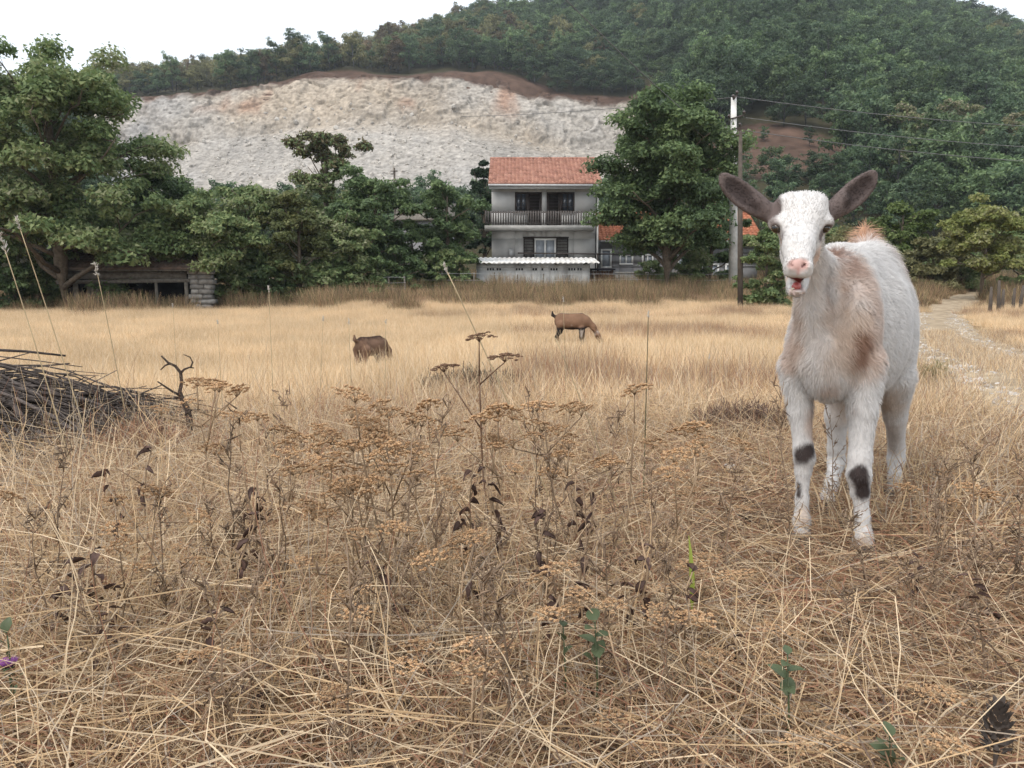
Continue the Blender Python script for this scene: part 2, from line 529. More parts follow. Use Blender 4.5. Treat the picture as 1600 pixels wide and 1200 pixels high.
def tree_parts(seed, h, w, base, tr, n_leaf, leaf, bark, leafmat, pal, top_pal=None, lean=0.0, airy=1.0, n_limb=12, fork=.62, dead=0.0, shape=1.0, skirt=.0):
    """trunk mesh and crown mesh; base = height where foliage starts, w = crown width"""
    rs = np.random.RandomState(seed)
    mb = MB()
    zc = np.linspace(-.2, h * .86, 9)
    trunk = np.stack([lean * (zc / h) ** 1.5 * h + .10 * w * .1 * rs.normal(size=9).cumsum() * .3, .05 * rs.normal(size=9).cumsum(), zc], -1)
    trr = tr * np.clip(1.25 - zc / (h * .92), .06, 1.3) ** .9
    trr[0] *= 1.35
    mb.tube(trunk, trr, 9)
    cen, rad = [], []
    ga = rs.uniform(0, 6.28)
    for i in range(n_limb):
        q = (i + .5) / n_limb
        z0 = base * .75 + (h * .74 - base * .75) * q
        a = ga + i * 2.399 + rs.normal() * .3
        s = np.array([np.interp(z0, zc, trunk[:, j]) for j in range(3)])
        zt = base + (h - base) * (.16 + .80 * q) + rs.normal() * .04 * h
        e = (zt - base) / (h - base)
        env = w / 2 * np.sqrt(max(.06, 1 - abs((e - .38) / (.64 if e > .38 else .62)) ** (1.9 * shape)))
        tip = np.array((trunk[5, 0] + math.cos(a) * env * rs.uniform(.62, .95), trunk[5, 1] + math.sin(a) * env * rs.uniform(.62, .95), min(zt, h * .97)))
        mid = s * .5 + tip * .5 + np.array((0, 0, .06 * h * rs.uniform(-.4, 1)))
        tt = np.linspace(0, 1, 6)[:, None]
        limb = s * (1 - tt) ** 2 + 2 * mid * tt * (1 - tt) + tip * tt ** 2 + np.concatenate([[np.zeros(3)], rs.normal(size=(5, 3)) * .03 * w * .3])
        r0 = tr * (.5 - .3 * q)
        mb.tube(limb, np.linspace(r0, .018, 6), 6)
        for j in range(rs.randint(4, 7)):
            f = rs.uniform(.35, 1)
            p0 = np.array([np.interp(f, tt[:, 0], limb[:, k]) for k in range(3)])
            dv = rs.normal(size=3); dv[2] = abs(dv[2]) * .6 - .15
            dv /= np.linalg.norm(dv)
            ln = w * rs.uniform(.09, .2)
            p1 = p0 + dv * ln
            mb.tube([p0, (p0 + p1) / 2 + rs.normal(size=3) * .05 * ln, p1], [r0 * .3, r0 * .2, .008], 4)
            if rs.rand() > dead:
                cen.append(p1); rad.append(w * rs.uniform(.085, .15) * (1.15 - .35 * f) / airy)
                if rs.rand() < .6:
                    cen.append((p0 + p1) / 2); rad.append(w * rs.uniform(.05, .09) / airy)
    cen.append(trunk[-1] + np.array((0, 0, h * .05))); rad.append(w * .11)
    if skirt:
        for i in range(int(22 * skirt)):
            a = rs.uniform(0, 6.28); q = rs.uniform(0, 1) ** .6
            cen.append(np.array((math.cos(a) * w * .45 * q, math.sin(a) * w * .45 * q, rs.uniform(.15, base + .3)))); rad.append(w * rs.uniform(.07, .12))
    cen, rad = np.array(cen), np.array(rad)
    v, f, val, zz = leaf_cloud(rs, cen, rad, n_leaf, leaf)
    pal = np.array(pal)
    k = np.clip((val - .55) / .9, 0, .999) * (len(pal) - 1)
    i0 = k.astype(int); fr = (k - i0)[:, None]
    c = pal[i0] * (1 - fr) + pal[np.minimum(i0 + 1, len(pal) - 1)] * fr
    if top_pal is not None:
        n4 = len(c) // 3
        m = np.repeat((rs.rand(n4) < .75 * sstep(base + (h - base) * .45, base + (h - base) * .85, zz[::3] + rs.normal(size=n4) * .06 * h)), 3)
        c[m] = np.array(top_pal)[np.repeat(rs.randint(0, len(top_pal), n4), 3)][m]
    tm = mb.mesh('trunk', bark, True)
    cm = new_mesh('crown', v, f, leafmat, False, c)
    return tm, cm

MAT_BARK = mat('bark', (.13, .105, .08), rough=.95, spec=.1, var=.4, vscale=9, bump=1, bscale=14)
MAT_LEAF = mat('leaf', attr=True, rough=.6, spec=.3, trans=.36)
MAT_LEAF_WOOD = mat('wood_leaf', attr=True, rough=.6, spec=.3, trans=.34, objrand=.38)
G_DARK = [(0.0393, 0.0649, 0.0315), (0.0855, 0.1327, 0.0576), (0.1457, 0.2128, 0.0877), (0.2267, 0.291, 0.1244)]
G_MID = [(0.0723, 0.1142, 0.048), (0.1428, 0.2084, 0.084), (0.2537, 0.3, 0.1256), (0.3, 0.3, 0.1925)]
G_OLIVE = [(0.0807, 0.088, 0.0426), (0.1469, 0.1509, 0.0685), (0.2383, 0.2225, 0.1007), (0.3, 0.3, 0.157)]
G_YELL = [(0.104, 0.1256, 0.0391), (0.207, 0.2432, 0.0703), (0.3, 0.3, 0.1122), (0.3, 0.3, 0.1805)]
G_BROWN = [(0.0675, 0.054, 0.0315), (0.12, 0.09, 0.0504), (0.18, 0.132, 0.0756), (0.255, 0.1875, 0.1103)]

def place_tree(name, label, parts, px, d, z=None, rz=0.0, sc=1.0, group=None, cat='tree'):
    x = PX(px, d)
    if z is None:
        z = float(ground_z(x, d))
    t = thing(name, label, cat, (x, d, z), rz, group)
    if not np.isscalar(sc):
        t.scale = sc
    else:
        t.scale = (sc,) * 3
    obj('trunk', parts[0], t)
    c = obj('crown', parts[1], t)
    return t

def sized(px, top_py, d, w_px):
    """height over the ground and crown width for a tree at column px whose top shows at row top_py"""
    x = PX(px, d)
    return P(px, top_py, d)[2] - float(ground_z(x, d)), w_px * d / F_PX

def tree_at(name, label, seed, px, top, d, wpx, base, tr, n, leaf, pal, cat='tree', group=None, **kw):
    h, w = sized(px, top, d, wpx)
    n, leaf = int(n * 3.1), leaf * .74
    return place_tree(name, label, tree_parts(seed, h, w, base, tr, n, leaf, MAT_BARK, MAT_LEAF, pal, **kw), px, d, group=group, cat=cat)

TG = 'leafy trees along the far edge of the field'
tree_at('walnut_tree', 'tall airy green tree with open crown over the old shed', 11, 100, 84, 36.5, 350, 1.3, .30, 21000, .17, G_MID, group=TG, n_limb=22, airy=1.15, shape=1.2)
tree_at('walnut_tree', 'broad green tree beside the tall airy one, cut by the picture edge', 12, -70, 118, 39, 300, 1.0, .26, 15000, .17, G_MID, group=TG, n_limb=15, airy=1.05)
tree_at('broadleaf_tree', 'round green tree behind the old shed roof', 13, 262, 258, 43, 165, .8, .16, 9000, .17, G_DARK, group=TG, skirt=.6)
tree_at('broadleaf_tree', 'low bushy tree spreading over the old shed roof', 14, 185, 318, 40.5, 230, .9, .14, 9000, .16, G_MID, group=TG, skirt=.7)
tree_at('broadleaf_tree', 'green tree growing beside the stacked slab wall', 15, 395, 284, 41, 150, .5, .14, 10000, .15, G_MID, group=TG, skirt=1.0)
tree_at('broadleaf_tree', 'low green tree hanging over the slab wall and shed roof', 16, 318, 322, 38.0, 200, 1.75, .12, 10000, .14, G_MID, group=TG, n_limb=15)
tree_at('broadleaf_tree', 'yellowish green bushy tree in the middle of the tree row', 17, 468, 305, 40, 130, .4, .12, 8500, .15, [(.06, .075, .03), (.10, .12, .045), (.15, .165, .06), (.2, .2, .08)], group=TG, skirt=1.0)
tree_at('oak_tree', 'olive brown topped tree standing above its neighbours before the quarry', 18, 512, 198, 49, 150, 2.2, .22, 10000, .17, G_MID, top_pal=[(.12, .10, .05), (.15, .12, .06), (.08, .08, .04)], group=TG, n_limb=14, airy=1.1)
tree_at('broadleaf_tree', 'dense dark green tree below the far pole', 19, 590, 276, 45, 150, .5, .18, 11000, .16, G_DARK, group=TG, skirt=1.0)
tree_at('broadleaf_tree', 'low green tree under the olive brown topped tree', 20, 540, 330, 42.5, 130, .3, .12, 7500, .15, G_MID, group=TG, skirt=1.0)
tree_at('broadleaf_tree', 'dark round tree close to the left corner of the house', 21, 700, 282, 46.5, 125, .5, .15, 10000, .15, G_DARK, group=TG, skirt=1.0)
tree_at('broadleaf_tree', 'small dark tree filling the gap beside the dark round one', 22, 645, 345, 46, 80, .3, .10, 5000, .15, G_DARK, group=TG, skirt=1.0)
tree_at('conifer_tree', 'narrow blackish green tree rising behind the house corner', 23, 757, 238, 58, 66, .5, .14, 7000, .17, [(.008, .02, .010), (.016, .034, .016), (.026, .05, .022), (.04, .066, .028)], group=TG, shape=.8)
tree_at('linden_tree', 'large dark green tree with bare trunk in front of the bungalow', 24, 1042, 150, 42, 226, 1.45, .26, 32000, .16, G_DARK, group=TG, n_limb=24, airy=.82)
tree_at('bush', 'low green bush at the foot of the large dark tree', 25, 1078, 393, 44.5, 92, .15, .05, 2600, .13, G_MID, cat='bush', skirt=1.0)
tree_at('bush', 'green bush growing beside the brown wooden post', 26, 1196, 352, 31, 92, .15, .06, 5200, .11, G_MID, cat='bush', skirt=1.0)
tree_at('bush', 'bright green bush left of the white low wall', 27, 1015, 408, 47, 50, .15, .05, 1500, .12, G_MID, cat='bush', skirt=1.0)
tree_at('broadleaf_tree', 'dark green tree between the large dark tree and the concrete pole', 36, 1108, 292, 47, 100, .8, .12, 6000, .15, G_DARK, group=TG, skirt=.8)
UG = 'low bushes under the tree row'
for k, (px, top, d, w, lab) in enumerate(((22, 392, 37.0, 120, 'low bush filling the ground under the picture-edge tree'), (78, 405, 38.6, 90, 'low bush at the foot of the tall airy tree'), (362, 398, 39.0, 95, 'low bush beside the stacked slab wall'),
        (425, 402, 39.6, 100, 'low bush between the slab wall and the yellowish tree'), (500, 405, 40.6, 100, 'low bush under the olive brown topped tree'), (565, 398, 41.6, 95, 'low bush under the dense dark tree'),
        (625, 392, 43.4, 90, 'low bush behind the wire fence under the trees'), (700, 398, 45.2, 85, 'low bush near the left end of the outbuilding'))):
    tree_at('bush', lab, 40 + k, px, top, d, w, .1, .05, 2300, .15, G_MID if k % 3 else G_DARK, cat='bush', group=UG, skirt=1.6)
RG = 'trees and shrubs at the right end of the field'
tree_at('fruit_tree', 'small yellow green tree with thin bare trunk at the field end', 28, 1530, 318, 38, 128, 1.15, .09, 7500, .12, G_YELL, group=RG, n_limb=13)
tree_at('broadleaf_tree', 'light green tree behind the rump of the white goat', 29, 1402, 318, 52, 120, .6, .12, 6000, .16, [(.04, .07, .02), (.075, .115, .03), (.12, .165, .045), (.17, .21, .07)], group=RG, skirt=1.0)
tree_at('bush', 'brownish green thicket between the light green and yellow green trees', 30, 1456, 372, 45, 110, .1, .06, 6500, .14, G_OLIVE, cat='bush', group=RG, skirt=1.4)
tree_at('bush', 'dark green shrub below the yellow green tree', 31, 1500, 396, 47, 110, .1, .06, 4500, .14, G_MID, cat='bush', group=RG, skirt=1.2)
tree_at('broadleaf_tree', 'green tree above the dark posts where the field ends', 32, 1600, 330, 42, 120, .6, .11, 6000, .14, G_MID, group=RG, skirt=.7)
tree_at('bush', 'olive green thicket hidden partly by the head of the white goat', 33, 1300, 372, 46, 150, .1, .06, 6000, .14, G_OLIVE, cat='bush', group=RG, skirt=1.2)
tree_at('broadleaf_tree', 'leafy green tree showing between the goat ears', 34, 1250, 330, 50, 130, .4, .12, 6000, .15, G_MID, group=RG, skirt=1.0)
tree_at('bush', 'leafy thicket running past the field end', 35, 1370, 392, 46, 110, .1, .06, 4500, .14, G_OLIVE, cat='bush', group=RG, skirt=1.2)

# --- the wood on the hill: each variant is one small mesh (trunk and crown), set out in hundreds
def wood_variant(seed, h, w, n, leaf, pal, top=None, base=1.2):
    t, c = tree_parts(seed, h, w, base, .16, n, leaf, MAT_BARK, MAT_LEAF, pal, top_pal=top, n_limb=9, airy=.85)
    return t, c
def joined(name, t, c):
    bm = bmesh.new()
    cl = bm.verts.layers.float_color.new('Col')
    bm.from_mesh(t); nt_ = len(bm.faces)
    for f in bm.faces: f.material_index = 1
    me = bpy.data.meshes.new(name)
    bm.to_mesh(me); bm.free()
    tv = np.zeros(len(me.vertices) * 3); me.vertices.foreach_get('co', tv)
    tf = [tuple(p.vertices) for p in me.polygons]
    cv = np.zeros(len(c.vertices) * 3); c.vertices.foreach_get('co', cv)
    ci = np.zeros(len(c.loops), dtype=np.int32); c.loops.foreach_get('vertex_index', ci)
    cc = np.zeros(len(c.vertices) * 4); c.color_attributes['Col'].data.foreach_get('color', cc)
    nv = len(tv) // 3
    fq = ci.reshape(-1, 3) + nv
    verts = np.concatenate([tv.reshape(-1, 3), cv.reshape(-1, 3)])
    cols = np.concatenate([np.full((nv, 3), .08), cc.reshape(-1, 4)[:, :3]])
    return new_mesh(name, verts, [fq] + tf, MAT_LEAF_WOOD, False, cols)
B_GREEN = [(0.029, 0.0508, 0.0318), (0.0573, 0.0968, 0.0539), (0.101, 0.1524, 0.0768), (0.1542, 0.2082, 0.1002)]
B_GREEN2 = [(0.0394, 0.069, 0.0353), (0.0829, 0.1334, 0.061), (0.1412, 0.2074, 0.0901), (0.2146, 0.278, 0.127)]
wv = [joined('wood_tree', *wood_variant(100 + i, 8.8, 7.6, 2600, .25, p)) for i, p in enumerate([B_GREEN, B_GREEN, B_GREEN2, B_GREEN, G_OLIVE, G_BROWN, G_OLIVE, B_GREEN2])]
rs = np.random.RandomState(77)
n = 12000
wp = rs.uniform(-700, 2300, n)
wd = np.sqrt(rs.uniform(84 ** 2, 372 ** 2, n))
wx_, wy_ = hill_xy(wp, wd)
inquarry = ((wp > 140) & (wp < 1010) & (wd > 128) & (wd < 224)) | ((wp > 140) & (wp < 965) & (wd > 200) & (wd < 224 + 6 * sstep(420, 560, wp) - 6 * sstep(780, 900, wp) + 4 * vnoise(wp * .02, 0 * wp, 1)))
scw = 1 - np.abs((wp - 1180) / 130.0)
inscar = (scw > 0) & (np.abs(wd - 121) < 9 * scw + 3)
bushy = inscar & (rs.rand(n) < .35)
keep = ~(inquarry | (inscar & ~bushy))
keep &= ~((wp > 130) & (wp < 1080) & (wd <= 128) & (rs.rand(n) < .35))
# thin out where crowns would stand inside one another
ok = np.zeros(n, bool); cellmap = {}
for i in np.where(keep)[0]:
    k = (int(wx_[i] // 3.8), int(wy_[i] // 3.8))
    if k in cellmap: continue
    cellmap[k] = i; ok[i] = True
wp, wd, wx_, wy_, bushy = wp[ok], wd[ok], wx_[ok], wy_[ok], bushy[ok]
wz_ = hill_z(wp, wd) - .15
n = len(wp)
patch = fbm(wx_ * .02, wy_ * .025, 3.3, 3)
brown = (1 - sstep(560, 1080, wp + 160 * patch)) * sstep(215, 245, wd) * (1 - .75 * sstep(700, 900, wp) * sstep(270, 300, wd))
brown = np.maximum(brown, .75 * (wp > 1480) * (wd > 240) * (patch > -.1))
u = rs.rand(n)
widx = np.where(u < brown * .85, rs.choice([4, 5, 6, 4], n), rs.choice([0, 1, 2, 3, 0, 1, 7], n))
wsc = rs.uniform(.72, 1.2, n)
wsc = np.where((wp < 600) & (wd > 230), wsc * .82, wsc)
front = (wp > 1040) & (wp < 1320) & (wd < 112)
wsc = np.where(front, wsc * .55, wsc)
wsc = np.where(bushy, wsc * .26, wsc)
wsc = np.where((wp > 140) & (wp < 1065) & (wd <= 130), wsc * .7, wsc)
# the trees that show largest stand as single trees, the rest of the wood is one mass
scr = wsc / wd * ((wp > -50) & (wp < 1650)) * np.where((wp > 1060) | (wd > 230), 1, 0)
big = np.argsort(-scr)[:170]
isbig = np.zeros(n, bool); isbig[big] = True
rot = np.stack([rs.normal(size=n) * .05, rs.normal(size=n) * .05, rs.uniform(0, 6.28, n)], -1)
scl = np.stack([wsc * rs.uniform(.85, 1.15, n), wsc * rs.uniform(.85, 1.15, n), wsc * rs.uniform(.85, 1.25, n)], -1)
r_ = ~isbig
scatter('hillside_wood', wv, np.stack([wx_, wy_, wz_], -1)[r_], rot[r_], scl[r_], widx[r_], 'dense wood of dark green and drought-browned trees covering the hill', 'wood')
for i in big:
    o = obj('hillside_tree', wv[widx[i]], None, (wx_[i], wy_[i], wz_[i]), tuple(float(t) for t in rot[i]))
    o.scale = [float(t) for t in scl[i]]
    hue = 'olive brown' if widx[i] in (4, 5, 6) else ('fresh green' if widx[i] in (2, 7) else 'dark blue-green')
    if wd[i] > 224 and wp[i] < 1010: where = 'at the wood edge above the quarry'
    elif wd[i] < 104 and wp[i] < 1330: where = 'on the low slope below the earth scar'
    elif wd[i] < 104: where = 'at the foot of the wooded hill behind the field end'
    elif wp[i] < 1330: where = 'on the slope around the earth scar'
    else: where = 'on the slope under the overhead wires'
    size = 'tall' if scl[i][2] > 1.0 else 'low'
    tag(o, '%s %s broadleaf tree %s' % (size, hue, where), 'tree', '%s trees %s' % (hue, where))
# trees that stand out in the wood
CREAM = [(.30, .27, .17), (.36, .32, .22), (.22, .21, .12), (.10, .13, .05)]
def wood_single(name, label, seed, px, top, d, wpx, pal, top_pal=None, n=2600, leaf=.30, **kw):
    b = float(bear(px, top)); x = (b - 800) / F_PX * d; z = float(hill_z(b, d)) - .3
    h = max(5.0, H_CAM + float(slope(top)) * d - z)
    t = thing(name, label, 'tree', (x, d, z), 0.0)
    a = tree_parts(seed, h, wpx * d / F_PX, h * .2, .2, n, leaf, MAT_BARK, MAT_LEAF, pal, top_pal=top_pal, **kw)
    obj('trunk', a[0], t); obj('crown', a[1], t)
    return t
wood_single('blossoming_tree', 'tree with cream blossom tufts left of the other blossoming tree', 201, 1408, 158, 108, 92, G_MID, CREAM, n=9000, leaf=.22)
wood_single('blossoming_tree', 'tree with the highest cream blossom tufts on the lower hillside', 202, 1498, 152, 114, 88, G_MID, CREAM, n=9000, leaf=.22)
wood_single('blossoming_tree', 'smaller cream tufted tree below the overhead wires', 203, 1400, 214, 98, 66, G_MID, CREAM, n=6000, leaf=.22)
wood_single('blossoming_tree', 'cream tufted tree at the edge of the wood beneath the wires', 204, 1578, 176, 110, 80, G_OLIVE, CREAM, n=6000, leaf=.22)
wood_single('bare_looking_tree', 'tall greyish brown tree beside the earth scar on the hillside', 205, 1216, 104, 165, 62, [(.06, .052, .034), (.10, .085, .055), (.14, .12, .08), (.18, .155, .11)], n=3400, leaf=.30)
wood_single('pale_tree', 'pale tan tree high in the hillside wood', 206, 1092, 30, 262, 34, [(.14, .12, .075), (.2, .17, .11), (.26, .22, .15)], n=1500, leaf=.4)
wood_single('pale_tree', 'pale greenish grey tree high in the hillside wood', 207, 1210, 30, 262, 34, [(.11, .12, .075), (.16, .165, .10), (.22, .22, .15)], n=1500, leaf=.4)
wood_single('reddish_tree', 'reddish brown tree at the wood edge above the quarry', 208, 935, 66, 252, 38, [(.09, .055, .035), (.13, .08, .05), (.17, .105, .065)], n=1500, leaf=.4)
# ---------------------------------------------------------------- buildings
class Place:
    """a thing whose parts are given in world coordinates"""
    def __init__(s, name, label, cat, loc, group=None):
        s.o = thing(name, label, cat, loc, 0.0, group)
        s.loc = np.array(loc, float)
        bpy.context.view_layer.update()
    def part(s, name, mb, m, parent=None, smooth=False, label=None, kind=None):
        me = mb if not isinstance(mb, MB) else mb.mesh(name, m, smooth)
        if isinstance(mb, MB):
            me.transform(Matrix.Translation(-Vector(s.loc)))
        o = obj(name, me, parent or s.o)
        if label: o['label'] = label
        if kind: o['kind'] = kind
        return o
def Zp(py, d): return float(P(800, py, d)[2])

MAT_PLASTER = mat('grey_plaster', (.40, .395, .385), rough=.95, spec=.1, var=.16, vscale=1.1, tint=(.47, .465, .45), tscale=.6, bump=.4, bscale=30)
MAT_PLASTER_D = mat('dark_grey_plaster', (.20, .20, .205), rough=.95, spec=.1, var=.18, vscale=1.0, bump=.4, bscale=30)
MAT_WHITEWASH = mat('whitewashed_wall', (.50, .50, .485), rough=.95, spec=.1, var=.22, vscale=1.6, tint=(.36, .36, .35), tscale=.9, bump=.6, bscale=12)
MAT_CONC = mat('concrete', (.33, .325, .31), rough=.95, spec=.1, var=.25, vscale=3, bump=.5, bscale=25)
MAT_DARKWOOD = mat('dark_brown_wood', (.030, .022, .019), rough=.6, spec=.3, var=.3, vscale=8)
MAT_RAIL = mat('weathered_railing_wood', (.085, .075, .07), rough=.8, var=.35, vscale=6)
MAT_GLASS = mat('window_glass', (.05, .06, .075), rough=.05, spec=.8)
MAT_CURTAIN = mat('curtained_glass', (.30, .33, .37), rough=.25, spec=.6, var=.2, vscale=3)
MAT_WHITE = mat('white_paint', (.72, .72, .70), rough=.5, spec=.4, var=.08, vscale=5)
MAT_SHEET = mat('white_corrugated_sheet', (.74, .74, .73), rough=.55, spec=.4, var=.08, vscale=3, tint=(.6, .58, .54), tscale=1.5)
MAT_TILE = mat('clay_roof_tile', ramp=[(.25, .125, .092), (.33, .165, .12), (.39, .21, .155), (.30, .15, .115)], island=True, rough=.85, spec=.2, var=.22, vscale=2.5)
MAT_TILE2 = mat('orange_roof_tile', ramp=[(.28, .105, .06), (.36, .135, .075), (.42, .175, .10)], island=True, rough=.85, spec=.2, var=.22, vscale=2.5)
MAT_GUTTER = mat('zinc_gutter', (.42, .42, .42), rough=.5, spec=.5, var=.15, vscale=4)
MAT_RUST = mat('rusty_brown_boards', (.13, .075, .05), rough=.9, var=.4, vscale=6, bump=.4)
MAT_OLDWOOD = mat('grey_weathered_timber', (.15, .135, .115), rough=.9, spec=.1, var=.4, vscale=7, bump=.8, bscale=30)
MAT_SLAB = mat('weathered_slab', (.27, .255, .235), rough=.95, spec=.1, var=.35, vscale=5, objrand=.3, bump=.8, bscale=20)
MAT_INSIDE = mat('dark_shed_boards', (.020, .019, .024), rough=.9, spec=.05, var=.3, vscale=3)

def roof_tiles(x0, x1, y0, z0, y1, z1, tw, tl, seed=1):
    """courses of overlapping clay tiles on the slope from (y0,z0) up to (y1,z1)"""
    rs = np.random.RandomState(seed)
    sl = math.hypot(y1 - y0, z1 - z0); cy, cz = (y1 - y0) / sl, (z1 - z0) / sl
    ny, nz = -cz, cy
    nx = max(1, int(round((x1 - x0) / tw))); nr = int(math.ceil(sl / tl))
    tw = (x1 - x0) / nx
    mb = MB()
    for r in range(nr):
        for i in range(nx):
            a = x0 + i * tw; s0, s1 = r * tl - .03, min((r + 1) * tl + .02, sl)
            j = rs.normal(size=2) * .008
            prof = [(0.0, .01), (.22, .055), (.5, .062), (.74, .02), (1.0, .012)]
            v = []
            for s_, lift in ((s0, .045 + j[0]), (s1, .0)):
                for fx, hh in prof:
                    q = hh + lift
                    v.append((a + fx * tw * .985, y0 + cy * s_ + ny * q, z0 + cz * s_ + nz * q))
            for fx, hh in prof:      # front lip
                v.append((a + fx * tw * .985, y0 + cy * s0, z0 + cz * s0))
            f = [(k, k + 1, k + 6, k + 5) for k in range(4)] + [(k + 10, k + 11, k + 1, k) for k in range(4)]
            mb.add(v, np.array(f))
    return mb
def frame(mb, x0, x1, y, z0, z1, t, dep=.06):
    mb.box(x0, x1, y - dep, y, z0, z0 + t); mb.box(x0, x1, y - dep, y, z1 - t, z1)
    mb.box(x0, x0 + t, y - dep, y, z0 + t, z1 - t); mb.box(x1 - t, x1, y - dep, y, z0 + t, z1 - t)
def wall_with_holes(mb, x0, x1, y0, y1, z0, z1, holes):
    """front wall slab split round rectangular openings"""
    xs_ = sorted({x0, x1, *[h for a in holes for h in a[:2]]}); zs_ = sorted({z0, z1, *[h for a in holes for h in a[2:]]})
    for a, b in zip(xs_[:-1], xs_[1:]):
        for c, d in zip(zs_[:-1], zs_[1:]):
            mx, mz = (a + b) / 2, (c + d) / 2
            if not any(h[0] < mx < h[1] and h[2] < mz < h[3] for h in holes):
                mb.box(a, b, y0, y1, c, d)
def shutter(x0, x1, y, z0, z1):
    mb = MB()
    frame(mb, x0, x1, y, z0, z1, .07, .05)
    n_ = int((z1 - z0 - .14) / .09)
    for k in range(n_):
        z = z0 + .07 + (k + .5) * (z1 - z0 - .14) / n_
        mb.hexa([(x0 + .07, y - .045, z - .03), (x1 - .07, y - .045, z - .03), (x0 + .07, y - .01, z), (x1 - .07, y - .01, z),
                 (x0 + .07, y - .04, z - .02), (x1 - .07, y - .04, z - .02), (x0 + .07, y - .005, z + .03), (x1 - .07, y - .005, z + .03)])
    return mb

D1 = 50.0
fx0, fx1 = PX(768.5, D1), PX(929, D1)
zb = float(ground_z(2.0, D1)) - .5
zs1, zs2, ze = Zp(358, D1), Zp(354.5, D1), Zp(285.5, D1)
HY0, HY1 = D1, D1 + 8.2
H = Place('two_storey_house', 'unpainted grey two-storey house with red tiled roof and wooden balcony', 'house', (fx0 * .5 + fx1 * .5, D1 + 4, zb))
up = [(PX(804.5, D1), PX(846, D1), zs2 + .02, Zp(300, D1)), (PX(853.5, D1), PX(896.5, D1), zs2 + .02, Zp(300, D1))]
gw = (PX(835, D1), PX(868, D1), Zp(408, D1), Zp(373, D1))
mb = MB()
up_holes = [(up[0][0], PX(823.5, D1), Zp(332, D1), up[0][3]), (PX(823.5, D1), up[0][1], up[0][2], up[0][3]),
            (up[1][0], PX(875.5, D1), up[1][2], up[1][3]), (PX(875.5, D1), up[1][1], Zp(332, D1), up[1][3])]
wall_with_holes(mb, fx0, fx1, HY0, HY0 + .3, zb, ze, up_holes + [gw])
mb.box(fx0, fx0 + .3, HY0 + .3, HY1, zb, ze); mb.box(fx1 - .3, fx1, HY0 + .3, HY1, zb, ze); mb.box(fx0 + .3, fx1 - .3, HY1 - .3, HY1, zb, ze)
ridge_y = HY0 + 4.1; ridge_zz = float(P(850, 249, ridge_y)[2])
for xx in ((fx0, fx0 + .3), (fx1 - .3, fx1)):   # gables
    v = [(x, y, z) for x in xx for y, z in ((HY0, ze), (HY1, ze), (ridge_y, ridge_zz - .15))]
    mb.add(v, [np.array([(0, 2, 1), (3, 4, 5)]), np.array([(0, 1, 4, 3), (1, 2, 5, 4), (2, 0, 3, 5)])])
H.part('wall', mb, MAT_PLASTER)
rx0, rx1 = PX(763.5, D1 - .5), PX(939, D1 - .5)
ey = HY0 - .55; ezz = Zp(287, ey)
rf = MB()
back_y, back_z = HY1 + .55, ezz
for (ya, za), (yb, zb2) in (((ey, ezz), (ridge_y, ridge_zz)), ((back_y, back_z), (ridge_y, ridge_zz))):
    rf.hexa([(rx0, ya, za - .12), (rx1, ya, za - .12), (rx0, yb, zb2 - .12), (rx1, yb, zb2 - .12), (rx0, ya, za), (rx1, ya, za), (rx0, yb, zb2), (rx1, yb, zb2)])
roof = H.part('roof', rf, MAT_CONC)
H.part('roof_tiles', roof_tiles(rx0, rx1, ey, ezz, ridge_y, ridge_zz, .25, .36, 2), MAT_TILE, roof, kind='stuff')
H.part('roof_tiles', roof_tiles(rx0, rx1, back_y, back_z, ridge_y, ridge_zz, .5, .72, 3), MAT_TILE, roof, kind='stuff')
mb = MB()
for i in range(24):
    a = rx0 + (rx1 - rx0) * i / 24; b = rx0 + (rx1 - rx0) * (i + 1) / 24 + .03
    mb.tube([(a, ridge_y, ridge_zz + .02), (b, ridge_y, ridge_zz + .035)], [.13, .115], 8)
H.part('ridge_tiles', mb, MAT_TILE, roof, kind='stuff')
H.part('fascia', MB().box(rx0 + .05, rx1 - .05, ey - .03, ey + .05, ezz - .32, ezz - .06), MAT_GUTTER, roof)
H.part('gutter', MB().tube([(rx0, ey - .1, ezz - .1), (rx1, ey - .1, ezz - .13)], .07, 8), MAT_GUTTER, roof)
px_ = fx1 + .13
H.part('downpipe', MB().tube([(px_ - .1, ey - .06, ezz - .15), (px_, HY0 - .1, ezz - .6), (px_, HY0 - .1, ezz - 3), (px_, HY0 - .1, zb + .5)], .055, 8), MAT_WHITE, smooth=True)
H.part('soffit_beam', MB().box(fx0 - .1, fx1 + .1, HY0 - .1, HY0 - .003, ze - .28, ze - .1), MAT_DARKWOOD)
# balcony
bx0, bx1, by0 = PX(757.5, D1 - 1.1), PX(928, D1 - 1.1), HY0 - 1.15
H.part('balcony_slab', MB().box(bx0, bx1, by0, HY0 - .004, zs1 - .13, zs2), MAT_CONC)
rl = MB()
rz0, rz1 = zs2 + .12, Zp(329.5, D1 - 1.1)
rl.box(bx0 + .02, bx1 - .02, by0 + .04, by0 + .09, rz1 - .12, rz1 - .07); rl.box(bx0 + .02, bx1 - .02, by0 + .04, by0 + .09, rz0, rz0 + .05)
rl.box(bx0 + .04, bx0 + .09, by0 + .1, HY0 - .01, rz1 - .12, rz1 - .07); rl.box(bx0 + .04, bx0 + .09, by0 + .1, HY0 - .01, rz0, rz0 + .05)
rail = H.part('balcony_railing', rl, MAT_RAIL)
nb = 44
bal = MB().box(-.045, .045, -.015, .0, 0, rz1 - zs2 - .05).mesh('baluster', MAT_RAIL)
